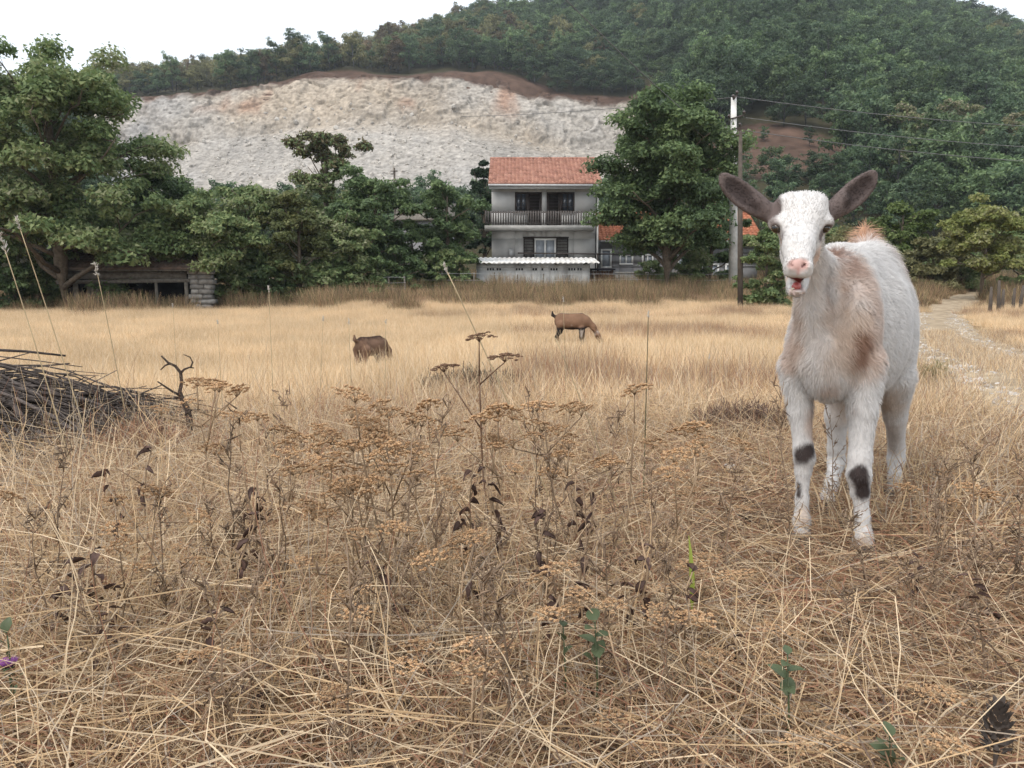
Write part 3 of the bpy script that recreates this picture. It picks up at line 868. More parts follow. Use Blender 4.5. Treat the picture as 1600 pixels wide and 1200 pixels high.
for i in range(nb):
    x = bx0 + .08 + (bx1 - bx0 - .16) * i / (nb - 1)
    obj('baluster', bal, rail, (x - H.loc[0], by0 + .035 - H.loc[1], zs2 + .05 - H.loc[2]))
for i in range(6):
    obj('baluster', bal, rail, (bx0 + .036 - H.loc[0], by0 + .22 + i * .17 - H.loc[1], zs2 + .05 - H.loc[2]), (0, 0, -math.pi / 2))
# upper doors and windows
for (a, b, c, d), (na, nb_) in zip(up, (((0, 1), (1, 2)), ((0, 1), (1, 2)))):
    pass
def leafy(nm, x0, x1, z0, z1, y, label=None):
    mbf = MB(); frame(mbf, x0, x1, y + .12, z0, z1, .09, .1)
    o = H.part(nm, mbf, MAT_DARKWOOD)
    H.part('shutter', shutter(x0 + .09, x1 - .09, y + .1, z0 + .09, z1 - .09), MAT_DARKWOOD, o)
    return o
leafy('balcony_door', PX(823.5, D1), up[0][1], up[0][2], up[0][3], HY0)
leafy('balcony_door', up[1][0], PX(875.5, D1), up[1][2], up[1][3], HY0)
for x0, x1 in ((up[0][0], PX(823.5, D1)), (PX(875.5, D1), up[1][1])):
    z0, z1 = Zp(332, D1), up[0][3]
    mbf = MB(); frame(mbf, x0, x1, HY0 + .12, z0, z1, .11, .1)
    mbf.box((x0 + x1) / 2 - .035, (x0 + x1) / 2 + .035, HY0 + .05, HY0 + .11, z0 + .11, z1 - .11)
    o = H.part('window', mbf, MAT_DARKWOOD)
    for q in (0, 1):
        a = x0 + .11 if q == 0 else (x0 + x1) / 2 + .035
        b = (x0 + x1) / 2 - .035 if q == 0 else x1 - .11
        H.part('pane', MB().box(a, b, HY0 + .085, HY0 + .1, z0 + .11, z1 - .11), MAT_GLASS, o)
    mb2 = MB()
    for k in range(1, 4):
        z = z0 + .11 + (z1 - z0 - .22) * k / 4
        mb2.box(x0 + .11, x1 - .11, HY0 + .068, HY0 + .083, z - .012, z + .012)
    H.part('glazing_bar', mb2, MAT_RAIL, o)
    H.part('sill', MB().box(x0 - .05, x1 + .05, HY0 - .07, HY0 - .003, z0 - .08, z0 - .003), MAT_CONC, o)
# ground-floor window with open shutters
x0, x1, z0, z1 = gw
mbf = MB(); frame(mbf, x0, x1, HY0 + .12, z0, z1, .09, .1); mbf.box((x0 + x1) / 2 - .06, (x0 + x1) / 2 + .06, HY0 + .01, HY0 + .11, z0 + .09, z1 - .09)
o = H.part('window', mbf, MAT_WHITE, label='white framed ground-floor window')
for a, b in ((x0 + .09, (x0 + x1) / 2 - .06), ((x0 + x1) / 2 + .06, x1 - .09)):
    H.part('pane', MB().box(a, b, HY0 + .085, HY0 + .1, z0 + .09, z1 - .09), MAT_CURTAIN, o)
for a, b in ((PX(817.8, D1), PX(834.5, D1)), (PX(868.5, D1), PX(887.3, D1))):
    H.part('shutter', shutter(a, b, HY0 - .01, z0, z1 + .03), MAT_DARKWOOD, o)
H.part('lintel', MB().box(PX(817, D1), PX(888, D1), HY0 - .035, HY0 - .003, z1 + .04, z1 + .12), MAT_DARKWOOD, o)
H.part('meter_box', MB().box(PX(795, D1), PX(803, D1), HY0 - .12, HY0 - .003, Zp(402, D1), Zp(389, D1)), MAT_GUTTER)

# --- outbuilding with corrugated roof
D2 = 46.5
ox0, ox1 = PX(744.5, D2), PX(921.5, D2)
oz0, oz1 = float(ground_z(1.5, D2)) - .4, Zp(412.5, D2)
O = Place('outbuilding', 'low whitewashed block outbuilding with white corrugated roof', 'shed', ((ox0 + ox1) / 2, D2 + 1, oz0))
mb = MB()
hz0, hz1 = Zp(422.5, D2), Zp(419, D2)
holes = []
for g, k in ((761, 3), (776, 2), (806, 3), (832, 2), (846, 1), (860, 3), (888, 3), (902, 2)):
    for q in range(k):
        holes.append((PX(g + q * 4.2, D2), PX(g + q * 4.2 + 2.6, D2), hz0, hz1))
wall_with_holes(mb, ox0, ox1, D2, D2 + .2, oz0, oz1, holes)
mb.box(ox0, ox0 + .2, D2 + .2, D2 + 2.6, oz0, oz1 + .1); mb.box(ox1 - .2, ox1, D2 + .2, D2 + 2.6, oz0, oz1 + .1)
O.part('wall', mb, MAT_WHITEWASH)
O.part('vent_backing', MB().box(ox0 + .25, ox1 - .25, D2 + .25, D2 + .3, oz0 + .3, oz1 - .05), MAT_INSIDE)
cx0, cx1 = PX(738.5, D2 - .3), PX(936, D2 - .3)
nx = 240
xx = np.linspace(cx0, cx1, nx); wv_ = .028 * np.sin((xx - cx0) / .15 * math.pi)
yy = np.array([D2 - .4, D2 + 1.0, D2 + 2.8]); zz = np.array([oz1 + .09, oz1 + .26, oz1 + .5])
v = []
for th in (0, -.045):
    for y_, z_ in zip(yy, zz):
        v.append(np.stack([xx, np.full(nx, y_), z_ + wv_ + th], -1))
v = np.concatenate(v)
i = np.arange(6 * nx).reshape(6, nx)
q = [np.stack([i[a, :-1], i[a, 1:], i[a + 1, 1:], i[a + 1, :-1]], -1) for a in (0, 1, 3, 4)] + [np.stack([i[0, :-1], i[3, :-1], i[3, 1:], i[0, 1:]], -1)]
mb = MB().add(v, np.concatenate(q))
O.part('corrugated_roof', mb, MAT_SHEET, smooth=True)
for x in (PX(760, D2), PX(810, D2), PX(868, D2), PX(912, D2)):
    O.part('rafter', MB().box(x - .05, x + .05, D2 - .3, D2 + 2.7, oz1 - .06, oz1 + .03), MAT_OLDWOOD)
pg = Place('pergola_rail', 'thin dark rail on two posts above the corrugated roof', 'rail', (PX(905, 48.4), 48.4, float(ground_z(4, 48.4))))
pg.part('rail', MB().tube([P(809, 395.5, 48.4), P(1008, 397.5, 48.4)], .05, 6), MAT_DARKWOOD)
for x in (934, 1007):
    a = P(x, 396, 48.4); pg.part('post', MB().tube([a, (a[0], a[1], float(ground_z(a[0], a[1])) - .2)], .05, 6), MAT_DARKWOOD)

# --- bungalow behind the large dark tree
D3 = 53.0
gx0, gx1 = PX(936, D3), PX(1182, D3)
gz0, gz1 = float(ground_z(8, D3)) - .8, Zp(374, D3)
B = Place('bungalow', 'long grey bungalow with orange tiled roof behind the large dark tree', 'house', ((gx0 + gx1) / 2, D3 + 3, gz0))
wins = [(938, 955, 389, 419, 1), (967, 988.5, 397, 414, 0), (1002, 1020, 397, 414, 0), (1050, 1068, 400, 418, 0), (1094.5, 1122.5, 412, 443, 0), (1132, 1146, 412, 443, 0)]
hs = [(PX(a, D3), PX(b, D3), Zp(d, D3), Zp(c, D3)) for a, b, c, d, _ in wins]
mb = MB()
wall_with_holes(mb, gx0, gx1, D3, D3 + .3, gz0, gz1, hs)
mb.box(gx0, gx0 + .3, D3 + .3, D3 + 7, gz0, gz1); mb.box(gx1 - .3, gx1, D3 + .3, D3 + 7, gz0, gz1)
rzz = float(P(1050, 331, D3 + 3.6)[2])
for xx in ((gx0, gx0 + .3), (gx1 - .3, gx1)):
    v = [(x, y, z) for x in xx for y, z in ((D3, gz1), (D3 + 7, gz1), (D3 + 3.6, rzz - .15))]
    mb.add(v, [np.array([(0, 2, 1), (3, 4, 5)]), np.array([(0, 1, 4, 3), (1, 2, 5, 4), (2, 0, 3, 5)])])
B.part('wall', mb, MAT_PLASTER_D)
rf = MB()
e3 = D3 - .4; ez3 = gz1 - .08
for (ya, za), (yb, zb2) in (((e3, ez3), (D3 + 3.6, rzz)), ((D3 + 7.4, ez3), (D3 + 3.6, rzz))):
    rf.hexa([(gx0 - .1, ya, za - .1), (gx1 + .3, ya, za - .1), (gx0 - .1, yb, zb2 - .1), (gx1 + .3, yb, zb2 - .1), (gx0 - .1, ya, za), (gx1 + .3, ya, za), (gx0 - .1, yb, zb2), (gx1 + .3, yb, zb2)])
roof = B.part('roof', rf, MAT_CONC)
B.part('roof_tiles', roof_tiles(gx0 - .1, gx1 + .3, e3, ez3, D3 + 3.6, rzz, .27, .36, 5), MAT_TILE2, roof, kind='stuff')
for (x0, x1, z0, z1), w_ in zip(hs, wins):
    mbf = MB(); frame(mbf, x0, x1, D3 + .1, z0, z1, .11, .13)
    mid = (x0 + x1) / 2
    if not w_[4]: mbf.box(mid - .05, mid + .05, D3 + .0, D3 + .09, z0 + .11, z1 - .11)
    o = B.part('door' if w_[4] else 'window', mbf, MAT_WHITE)
    B.part('pane', MB().box(x0 + .11, x1 - .11, D3 + .06, D3 + .075, z0 + .11, z1 - .11) if w_[4] else
           MB().box(x0 + .11, mid - .05, D3 + .06, D3 + .075, z0 + .11, z1 - .11), MAT_CURTAIN, o)
    if not w_[4]: B.part('pane', MB().box(mid + .05, x1 - .11, D3 + .06, D3 + .075, z0 + .11, z1 - .11), MAT_CURTAIN, o)
B.part('gutter', MB().tube([(gx0, e3 - .08, ez3 - .08), (gx1 + .3, e3 - .08, ez3 - .1)], .06, 8), MAT_GUTTER, roof)

# hutch, low wall
D4 = 47.2
a0, a1 = PX(923.5, D4), PX(958, D4); z0 = float(ground_z(a0, D4)) - .2
K = Place('hutch', 'small rusty brown board hutch between outbuilding and white low wall', 'hutch', ((a0 + a1) / 2, D4 + .6, z0))
bw = (a1 - a0) / 9
for k in range(9):
    K.part('board', MB().box(a0 + k * bw + .01, a0 + (k + 1) * bw - .01, D4, D4 + .04 + .01 * (k % 3), z0, Zp(423, D4) - .02 * (k % 2)), MAT_RUST)
K.part('side', MB().box(a0, a0 + .05, D4 + .06, D4 + 1.4, z0, Zp(422, D4)).box(a1 - .05, a1, D4 + .06, D4 + 1.4, z0, Zp(422, D4)), MAT_RUST)
K.part('flat_roof', MB().hexa([(a0 - .15, D4 - .2, Zp(422.5, D4)), (a1 + .1, D4 - .2, Zp(422.5, D4)), (a0 - .15, D4 + 1.6, Zp(420, D4)), (a1 + .1, D4 + 1.6, Zp(420, D4)),
                               (a0 - .15, D4 - .2, Zp(420.5, D4)), (a1 + .1, D4 - .2, Zp(420.5, D4)), (a0 - .15, D4 + 1.6, Zp(418, D4)), (a1 + .1, D4 + 1.6, Zp(418, D4))]), MAT_INSIDE)
D5 = 49.0
a0, a1 = PX(962, D5), PX(1090, D5); z0 = float(ground_z(a0, D5)) - .3
K = Place('low_wall', 'low whitewashed garden wall in front of the bungalow', 'wall', ((a0 + a1) / 2, D5, z0))
K.part('masonry', MB().box(a0, a1, D5, D5 + .22, z0, Zp(427, D5)), MAT_WHITEWASH)
K.part('coping', MB().box(a0 - .03, a1 + .03, D5 - .05, D5 + .27, Zp(427, D5) + .002, Zp(427, D5) + .08), MAT_CONC)

# --- wire fence in front of the houses and along the tree row
def wire_fence(label, posts, d, hgt, name='wire_fence'):
    c = np.array([PX(posts[0], d), d, 0]); c[2] = float(ground_z(c[0], c[1]))
    Fn = Place(name, label, 'fence', c)
    rs = np.random.RandomState(len(posts))
    tops = []
    for p in posts:
        x = PX(p, d); z = float(ground_z(x, d)); dx = rs.normal() * .05
        Fn.part('post', MB().tube([(x, d, z - .2), (x + dx, d, z + hgt * rs.uniform(.9, 1.08))], [.055, .045], 6), MAT_OLDWOOD)
        tops.append((x, d, z))
    for hh in (.35, .65, .95):
        Fn.part('wire', MB().tube([(a, b - .06, c_ + hh * hgt + .02 * rs.normal()) for a, b, c_ in tops], .009, 4), MAT_GUTTER)
wire_fence('wire fence on rough posts before the whitewashed outbuilding', [640, 690, 741, 772, 807, 848, 888, 930, 966, 1012, 1060, 1098, 1140], 44.2, 1.15)
wire_fence('wire fence on rough posts under the trees left of the house', [470, 505, 540, 575, 606, 634], 42.0, 1.0)

# --- old shed under the left trees
D6 = 37.0
sz0 = float(ground_z(PX(230, D6), D6)) - .1
sx0, sx1 = PX(96, D6), PX(331, D6)
S = Place('old_shed', 'old open-fronted timber shed with dark inside under the trees', 'shed', ((sx0 + sx1) / 2, D6 + 1.5, sz0))
top = Zp(424, D6)
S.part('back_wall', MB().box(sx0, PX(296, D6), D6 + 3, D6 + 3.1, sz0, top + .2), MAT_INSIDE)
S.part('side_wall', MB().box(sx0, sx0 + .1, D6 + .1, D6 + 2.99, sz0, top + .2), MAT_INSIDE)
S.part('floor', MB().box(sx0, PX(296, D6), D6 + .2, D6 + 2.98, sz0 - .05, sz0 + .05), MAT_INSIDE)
S.part('beam', MB().hexa([(sx0 - .2, D6 - .08, Zp(444, D6)), (PX(300, D6), D6 - .08, Zp(441, D6)), (sx0 - .2, D6 + .1, Zp(444, D6)), (PX(300, D6), D6 + .1, Zp(441, D6)),
                          (sx0 - .2, D6 - .08, Zp(438, D6)), (PX(300, D6), D6 - .08, Zp(435.5, D6)), (sx0 - .2, D6 + .1, Zp(438, D6)), (PX(300, D6), D6 + .1, Zp(435.5, D6))]), MAT_OLDWOOD)
for p_, r_p in ((118, .13), (244, .08), (291, .11), (170, .06)):
    x = PX(p_, D6)
    S.part('post', MB().tube([(x, D6, sz0 - .2), (x + .02, D6, sz0 + 1), (x + .01, D6, Zp(441, D6))], [r_p, r_p * .9, r_p * .85], 8), MAT_OLDWOOD)
S.part('brace', MB().tube([P(124, 474, D6 - .05), P(170, 441, D6 - .05)], .055, 6), MAT_OLDWOOD)
S.part('front_boards', MB().box(sx0, PX(292, D6), D6 + .02, D6 + .07, Zp(436, D6), top), MAT_OLDWOOD)
S.part('side_boards', MB().box(PX(130, D6), PX(171, D6), D6 + .3, D6 + .36, sz0, Zp(444, D6)), MAT_OLDWOOD)
rf = MB()
zf, zk = top, top + 1.35
rf.hexa([(sx0 - .4, D6 - .4, zf), (sx1 + .1, D6 - .4, zf), (sx0 - .4, D6 + 3.4, zk), (sx1 + .1, D6 + 3.4, zk), (sx0 - .4, D6 - .4, zf + .08), (sx1 + .1, D6 - .4, zf + .08), (sx0 - .4, D6 + 3.4, zk + .08), (sx1 + .1, D6 + 3.4, zk + .08)])
roof = S.part('roof', rf, MAT_OLDWOOD)
S.part('roof_tiles', roof_tiles(sx0 - .4, sx1 + .1, D6 - .42, zf + .085, D6 + 3.4, zk + .085, .26, .38, 8), mat('old_roof_tile', ramp=[(.09, .065, .05), (.12, .08, .06), (.10, .085, .07)], island=True, rough=.95, var=.4, vscale=2), roof, kind='stuff')
W = Place('slab_wall', 'wall of grey slabs stacked in courses at the shed corner', 'wall', (PX(314, D6), D6 + .2, sz0))
rs = np.random.RandomState(3)
nc = 9
for k in range(nc):
    za = sz0 + (Zp(421, D6) - sz0) * k / nc; zb_ = sz0 + (Zp(421, D6) - sz0) * (k + 1) / nc
    cuts = [PX(297.5, D6) + rs.normal() * .04, PX(297.5, D6) + rs.uniform(.3, .75), PX(331, D6) + rs.normal() * .06]
    for a, b in zip(cuts[:-1], cuts[1:]):
        j = rs.normal() * .04
        W.part('slab', MB().hexa([(a, D6 - .1 + j, za + .02), (b - .02, D6 - .1 + j, za + .02), (a, D6 + .5, za + .02), (b - .02, D6 + .5, za + .02),
                                  (a + .02, D6 - .07 + j, zb_), (b - .04, D6 - .07 + j, zb_), (a + .02, D6 + .5, zb_), (b - .04, D6 + .5, zb_)]), MAT_SLAB)

# --- poles and wires
MAT_POLE = mat('whitish_concrete_pole', (.66, .65, .62), rough=.9, var=.25, vscale=2.5, tint=(.52, .51, .48), tscale=1.2, bump=.4)
MAT_POLEWOOD = mat('brown_pole_wood', (.085, .07, .058), rough=.9, var=.35, vscale=4)
MAT_INSUL = mat('insulator', (.05, .035, .03), rough=.3, spec=.6)
MAT_WIRE = mat('wire', (.14, .14, .14), rough=.6)
DP = 43.5
base = P(1146, 455, DP); base[2] = float(ground_z(base[0], DP)) - .3
PL = Place('utility_pole', 'whitish concrete power pole with three wire arms beside the large tree', 'pole', base)
tp = P(1146.5, 152, DP)
PL.part('shaft', MB().add(*[t for t in tube_arrays([base, (base + tp) / 2, tp], [.27, .22, .15], 8)]), MAT_POLE)
arms = [(1147, 153, 0, .12), (1153, 184, 1, .5), (1141, 203, -1, .45)]
for (a, b, sgn, ln) in arms:
    c = P(1146.5, b, DP)
    arm = PL.part('crossarm', MB().tube([c - np.array((ln * .6 if sgn >= 0 else ln, .17, .12)), c + np.array((ln if sgn >= 0 else ln * .6, -.17, .1))], .045, 6), MAT_INSUL)
    for e in ((-ln * .6, ln) if sgn >= 0 else (-ln, ln * .6)):
        q = c + np.array((e, -.17, .1 if e > 0 else -.1))
        PL.part('insulator', MB().tube([q, q + (0, 0, .08), q + (0, 0, .1), q + (0, 0, .2), q + (0, 0, .24)], [.03, .03, .085, .075, .03], 8), MAT_INSUL, arm)
WG = 'overhead power wires'
def wire(label, pts, r=.02, sag=.5):
    pts = np.array(pts, float)
    t = np.linspace(0, 1, 14)[:, None]
    c = pts[0] * (1 - t) + pts[1] * t
    c[:, 2] -= (4 * sag * t * (1 - t))[:, 0]
    o = thing('power_wire', label, 'wire', pts[0], 0, WG)
    mb_ = MB().tube(c - pts[0], r, 5)
    obj('strand', mb_.mesh('strand', MAT_WIRE), o)
wire('uppermost overhead wire leading from the concrete pole over the wood', [P(1148, 151, DP), P(1900, 205, DP + 6)])
wire('middle overhead wire leading from the concrete pole over the wood', [P(1166, 184, DP - .2), P(1900, 238, DP + 6)])
wire('lowest overhead wire leading from the concrete pole over the wood', [P(1165, 204, DP - .2), P(1900, 262, DP + 6)])
wire('overhead wire from the concrete pole across the quarry side of the large tree', [P(1146, 152, DP), P(720, 182, DP + 30)], sag=.2)
wire('slanting cable dropping from the sky over the hill to the concrete pole', [P(1140, 232, DP), P(700, -190, 24)], r=.018, sag=.35)
dpw = 30.5
b2 = P(1157, 488, dpw); b2[2] = float(ground_z(b2[0], dpw)) - .2
WP = Place('wooden_post', 'tall thin brown wooden post in front of the concrete pole', 'post', b2)
WP.part('shaft', MB().tube([b2, P(1156.5, 360, dpw), P(1157, 205, dpw)], [.115, .10, .07], 8), MAT_POLEWOOD)
WP.part('cap_wire', MB().tube([P(1150, 212, dpw), P(1164, 207, dpw)], .03, 6), MAT_INSUL)
for px_p, t0, lab in ((616, 262, 'thin dark far pole rising above the dark green tree'), (640.5, 303, 'short far pole beside the hidden dark roof')):
    a = P(px_p, t0, 78.0); g = a.copy(); g[2] = 1.5
    q = Place('far_pole', lab, 'pole', g)
    q.part('shaft', MB().tube([g, a], [.13, .1], 6), MAT_POLEWOOD)
    q.part('crossarm', MB().tube([a + (-.35, -.12, -.35), a + (.35, -.12, -.35)], .05, 5), MAT_POLEWOOD)
fr = P(650, 345, 74.0); g = fr.copy(); g[2] = 1.4
q = Place('far_barn', 'dark roofed barn hidden behind the tree row', 'barn', g)
q.part('wall', MB().box(fr[0] - 1.6, fr[0] + 3.2, 74, 79, 1.0, fr[2]), MAT_PLASTER_D)
z9 = Zp(318, 76.5)
q.part('roof', MB().hexa([(fr[0] - 2, 73.6, fr[2]), (fr[0] + 3.6, 73.6, fr[2]), (fr[0] - 2, 76.5, z9 - .1), (fr[0] + 3.6, 76.5, z9 - .1), (fr[0] - 2, 73.6, fr[2] + .12), (fr[0] + 3.6, 73.6, fr[2] + .12), (fr[0] - 2, 76.5, z9), (fr[0] + 3.6, 76.5, z9)]), MAT_OLDWOOD)
# dark stakes and red-brown timber at the field end
rs = np.random.RandomState(9)
for k, (p_, t0, b0) in enumerate(((1549, 448, 492), (1562, 438, 490), (1569, 452, 492), (1585, 450, 490), (1596, 446, 488))):
    dd = 27 + .5 * k
    a = P(p_ + rs.normal() * 2, t0, dd); g = a.copy(); g[0] = PX(p_, dd); g[2] = float(ground_z(g[0], dd)) - .15
    q = Place('stake', 'dark rough wooden stake leaning at the field end under the green tree', 'stake', g, 'dark stakes at the field end')
    q.part('shaft', MB().tube([g, (g + a) / 2 + rs.normal(size=3) * .02, a], [.07, .06, .04], 6), MAT_POLEWOOD)
# ---------------------------------------------------------------- animals: one continuous skin from blended solids
class Solid:
    def __init__(s, lo, hi, h):
        s.lo, s.h = np.array(lo, float), h
        s.n = np.ceil((np.array(hi) - s.lo) / h).astype(int) + 1
        s.d = np.full(s.n, .5, np.float32)
    def _box(s, lo, hi):
        a = np.clip(np.floor((np.array(lo) - s.lo) / s.h).astype(int), 0, s.n - 1)
        b = np.clip(np.ceil((np.array(hi) - s.lo) / s.h).astype(int) + 1, a + 1, s.n)
        sl = tuple(slice(i, j) for i, j in zip(a, b))
        ax = [s.lo[k] + s.h * np.arange(a[k], b[k]) for k in range(3)]
        return sl, np.stack(np.meshgrid(*ax, indexing='ij'), -1).astype(np.float32)
    def _put(s, sl, d, k, cut):
        o = s.d[sl]
        if cut:
            q = -d
            hh = np.clip(.5 - .5 * (o - q) / k, 0, 1)
            s.d[sl] = o * (1 - hh) + q * hh + k * hh * (1 - hh)
        else:
            hh = np.clip(.5 + .5 * (o - d) / k, 0, 1)
            s.d[sl] = o * (1 - hh) + d * hh - k * hh * (1 - hh)
    def cone(s, a, ra, b, rb, k=.02, cut=False):
        a, b = np.array(a, float), np.array(b, float)
        m = max(ra, rb) + k * 1.5 + 3 * s.h
        sl, g = s._box(np.minimum(a, b) - m, np.maximum(a, b) + m)
        ba = b - a
        t = np.clip(((g - a) @ ba) / (ba @ ba), 0, 1)
        d = np.linalg.norm(g - a - t[..., None] * ba, axis=-1) - (ra + (rb - ra) * t)
        s._put(sl, d, k, cut)
    def chain(s, pts, k=.02):
        for (a, ra), (b, rb) in zip(pts[:-1], pts[1:]):
            s.cone(a, ra, b, rb, k)
    def ell(s, c, r, ax=None, k=.03, cut=False):
        c, r = np.array(c, float), np.array(r, float)
        ax = np.eye(3) if ax is None else np.array(ax, float)
        m = max(r) + k * 1.5 + 3 * s.h
        sl, g = s._box(c - m, c + m)
        q = (g - c) @ ax.T
        k0 = np.linalg.norm(q / r, axis=-1)
        k1 = np.linalg.norm(q / (r * r), axis=-1) + 1e-6
        s._put(sl, k0 * (k0 - 1) / k1, k, cut)
    def surface(s):
        """surface nets"""
        D = s.d
        sg = D < 0
        c = [sg[i:D.shape[0] - 1 + i, j:D.shape[1] - 1 + j, k:D.shape[2] - 1 + k] for i in (0, 1) for j in (0, 1) for k in (0, 1)]
        anyc, allc = c[0].copy(), c[0].copy()
        for t in c[1:]:
            anyc |= t; allc &= t
        act = np.argwhere(anyc & ~allc)
        idx = np.full(np.array(D.shape) - 1, -1, np.int32)
        idx[tuple(act.T)] = np.arange(len(act))
        off = np.array([(i, j, k) for i in (0, 1) for j in (0, 1) for k in (0, 1)])
        vals = np.stack([D[tuple((act + o).T)] for o in off], -1)
        acc, cnt = np.zeros((len(act), 3)), np.zeros(len(act))
        for a in range(8):
            for b in range(a + 1, 8):
                if np.abs(off[a] - off[b]).sum() != 1: continue
                m = (vals[:, a] < 0) != (vals[:, b] < 0)
                t = vals[:, a] / np.where(m, vals[:, a] - vals[:, b], 1)
                p = off[a] + t[:, None] * (off[b] - off[a])
                acc[m] += p[m]; cnt[m] += 1
        v = s.lo + s.h * (act + acc / cnt[:, None])
        fs = []
        for axn in range(3):
            u, w = (axn + 1) % 3, (axn + 2) % 3
            a = [slice(1, -1)] * 3; b = [slice(1, -1)] * 3
            a[axn], b[axn] = slice(0, -1), slice(1, None)
            s0, s1 = sg[tuple(a)], sg[tuple(b)]
            e = np.argwhere(s0 != s1)
            flip = s0[tuple(e.T)]
            base = e.copy(); base[:, u] += 1; base[:, w] += 1
            du, dw = np.zeros(3, int), np.zeros(3, int)
            du[u], dw[w] = 1, 1
            q = np.stack([idx[tuple((base - x).T)] for x in (du + dw, dw, 0 * du, du)], -1)
            q[~flip] = q[~flip][:, ::-1]
            fs.append(q)
        return v, np.concatenate(fs)

def blob(v, a, b, r, soft):
    """1 inside a capsule from a to b, fading over soft"""
    a, b = np.array(a, float), np.array(b, float)
    ba = b - a
    t = np.clip(((v - a) @ ba) / max(ba @ ba, 1e-9), 0, 1)
    d = np.linalg.norm(v - a - t[:, None] * ba, axis=1)
    d = d + soft * .9 * fbm(v[:, 0] * 45, v[:, 1] * 45, v[:, 2] * 30, 3)
    return (1 - sstep(r - soft, r + soft, d))[:, None]

def fur(name, v, f, cols, n, length, width, flow, seed, parent, m, skip=None, lift=.35, cl=.6, calm=None):
    """fur name: short bent hairs grown from the skin (length and flow are functions of position)"""
    rs = np.random.RandomState(seed)
    t = np.concatenate([f[:, [0, 1, 2]], f[:, [0, 2, 3]]])
    A, B, C = v[t[:, 0]], v[t[:, 1]], v[t[:, 2]]
    nr = np.cross(B - A, C - A); ar = np.linalg.norm(nr, axis=1) + 1e-12
    vn = np.zeros_like(v)
    for k in range(3): np.add.at(vn, t[:, k], nr)
    vn /= np.linalg.norm(vn, axis=1, keepdims=True) + 1e-12
    i = rs.choice(len(t), n, p=ar / ar.sum())
    r1, r2 = np.sqrt(rs.rand(n)), rs.rand(n)
    w = np.stack([1 - r1, r1 * (1 - r2), r1 * r2], -1)
    p = (v[t[i]] * w[..., None]).sum(1); nn = (vn[t[i]] * w[..., None]).sum(1); c = (cols[t[i]] * w[..., None]).sum(1)
    nn /= np.linalg.norm(nn, axis=1, keepdims=True)
    ln = length(p) * rs.uniform(.55, 1.25, n)
    keep = ln > .001
    if skip is not None: keep &= ~skip(p)
    p, nn, c, ln = p[keep], nn[keep], c[keep], ln[keep]; n = len(p)
    fl = flow(p)
    clump = np.stack([fbm(p[:, 0] * 38 + q, p[:, 1] * 38, p[:, 2] * 38, 2) for q in (0, 31, 67)], -1)
    fl = fl + cl * clump + rs.normal(size=(n, 3)) * .16
    fl -= nn * (fl * nn).sum(1, keepdims=True); fl /= np.linalg.norm(fl, axis=1, keepdims=True) + 1e-9
    side = np.cross(nn, fl)
    wd = width * rs.uniform(.7, 1.3, n)[:, None]
    a = p - nn * .002
    lf = (lift(p) if callable(lift) else np.full(n, lift))[:, None]
    b = p + (fl * .5 + nn * lf) * ln[:, None] * .6
    e = p + (fl * 1.0 + nn * lf * .8) * ln[:, None]
    V = np.stack([a - side * wd, a + side * wd, b - side * wd * .8, b + side * wd * .8, e], 1).reshape(-1, 3)
    k = np.arange(n)[:, None] * 5
    q = k + np.array([[0, 1, 3, 2]]); tr = k + np.array([[2, 3, 4]])
    q_ = rs.uniform(.84, 1.14, n) * (1 + .16 * fbm(p[:, 0] * 60, p[:, 1] * 60, p[:, 2] * 60, 2))
    if calm is not None: q_ = 1 + (q_ - 1) * calm(p)
    cc = np.repeat(c * q_[:, None], 5, 0)
    return obj(name, new_mesh(name, V, [q, tr], m, True, np.clip(cc, 0, .9)), parent)

G = P
def rpx(r, d): return r * d / F_PX
MAT_SKIN = mat('goat_skin', attr=True, rough=.8, spec=.15)
MAT_FUR = mat('goat_hair', attr=True, rough=.55, spec=.25, trans=.15)
MAT_EYE = mat('goat_eye', ramp=[(.022, .014, .009), (.05, .032, .016)], rough=.05, spec=.7)
MAT_PUPIL = mat('goat_pupil', (.004, .004, .005), rough=.05, spec=.6)
MAT_HOOF = mat('goat_hoof', (.11, .095, .085), rough=.6, var=.3, vscale=40)
MAT_TONGUE = mat('goat_tongue', (.42, .10, .09), rough=.3, spec=.5, var=.2, vscale=60)
MAT_TEETH = mat('goat_teeth', (.62, .56, .45), rough=.4)

gs = Solid((.37, 1.33, -.03), (1.13, 2.34, .835), .0043)
AXb = np.array((.515, .857, 0)); AXn = np.array((.857, -.515, 0)); UP = np.array((0, 0, 1.0))
BA = np.array((AXb, AXn, UP))
# trunk
gs.ell(G(1312, 490, 1.76), (.165, .088, .142), BA, .05)
gs.ell((.862, 1.92, .462), (.20, .112, .172), BA, .06)
gs.ell((.95, 2.07, .505), (.155, .100, .148), BA, .05)
gs.ell(G(1297, 560, 1.67), (.095, .060, .095), BA, .035)                 # brisket
gs.ell(G(1257, 548, 1.71), (.07, .038, .088), BA, .025)                   # shoulders
gs.ell(G(1341, 525, 1.65), (.075, .042, .115), BA, .035)
gs.cone(G(1304, 424, 1.76), .048, G(1362, 412, 2.06), .048, .05)           # back line
gs.chain([(G(1356, 402, 2.16), .034), (G(1350, 378, 2.215), .022), (G(1350, 360, 2.225), .011)], .02)   # tail
# neck
gs.chain([(G(1256, 362, 1.585), .038), (G(1263, 430, 1.625), .027), (G(1267, 490, 1.635), .031), (G(1279, 560, 1.65), .050)], .014)
gs.cone(G(1268, 400, 1.635), .026, G(1302, 448, 1.74), .05, .03)           # crest of the neck into the withers
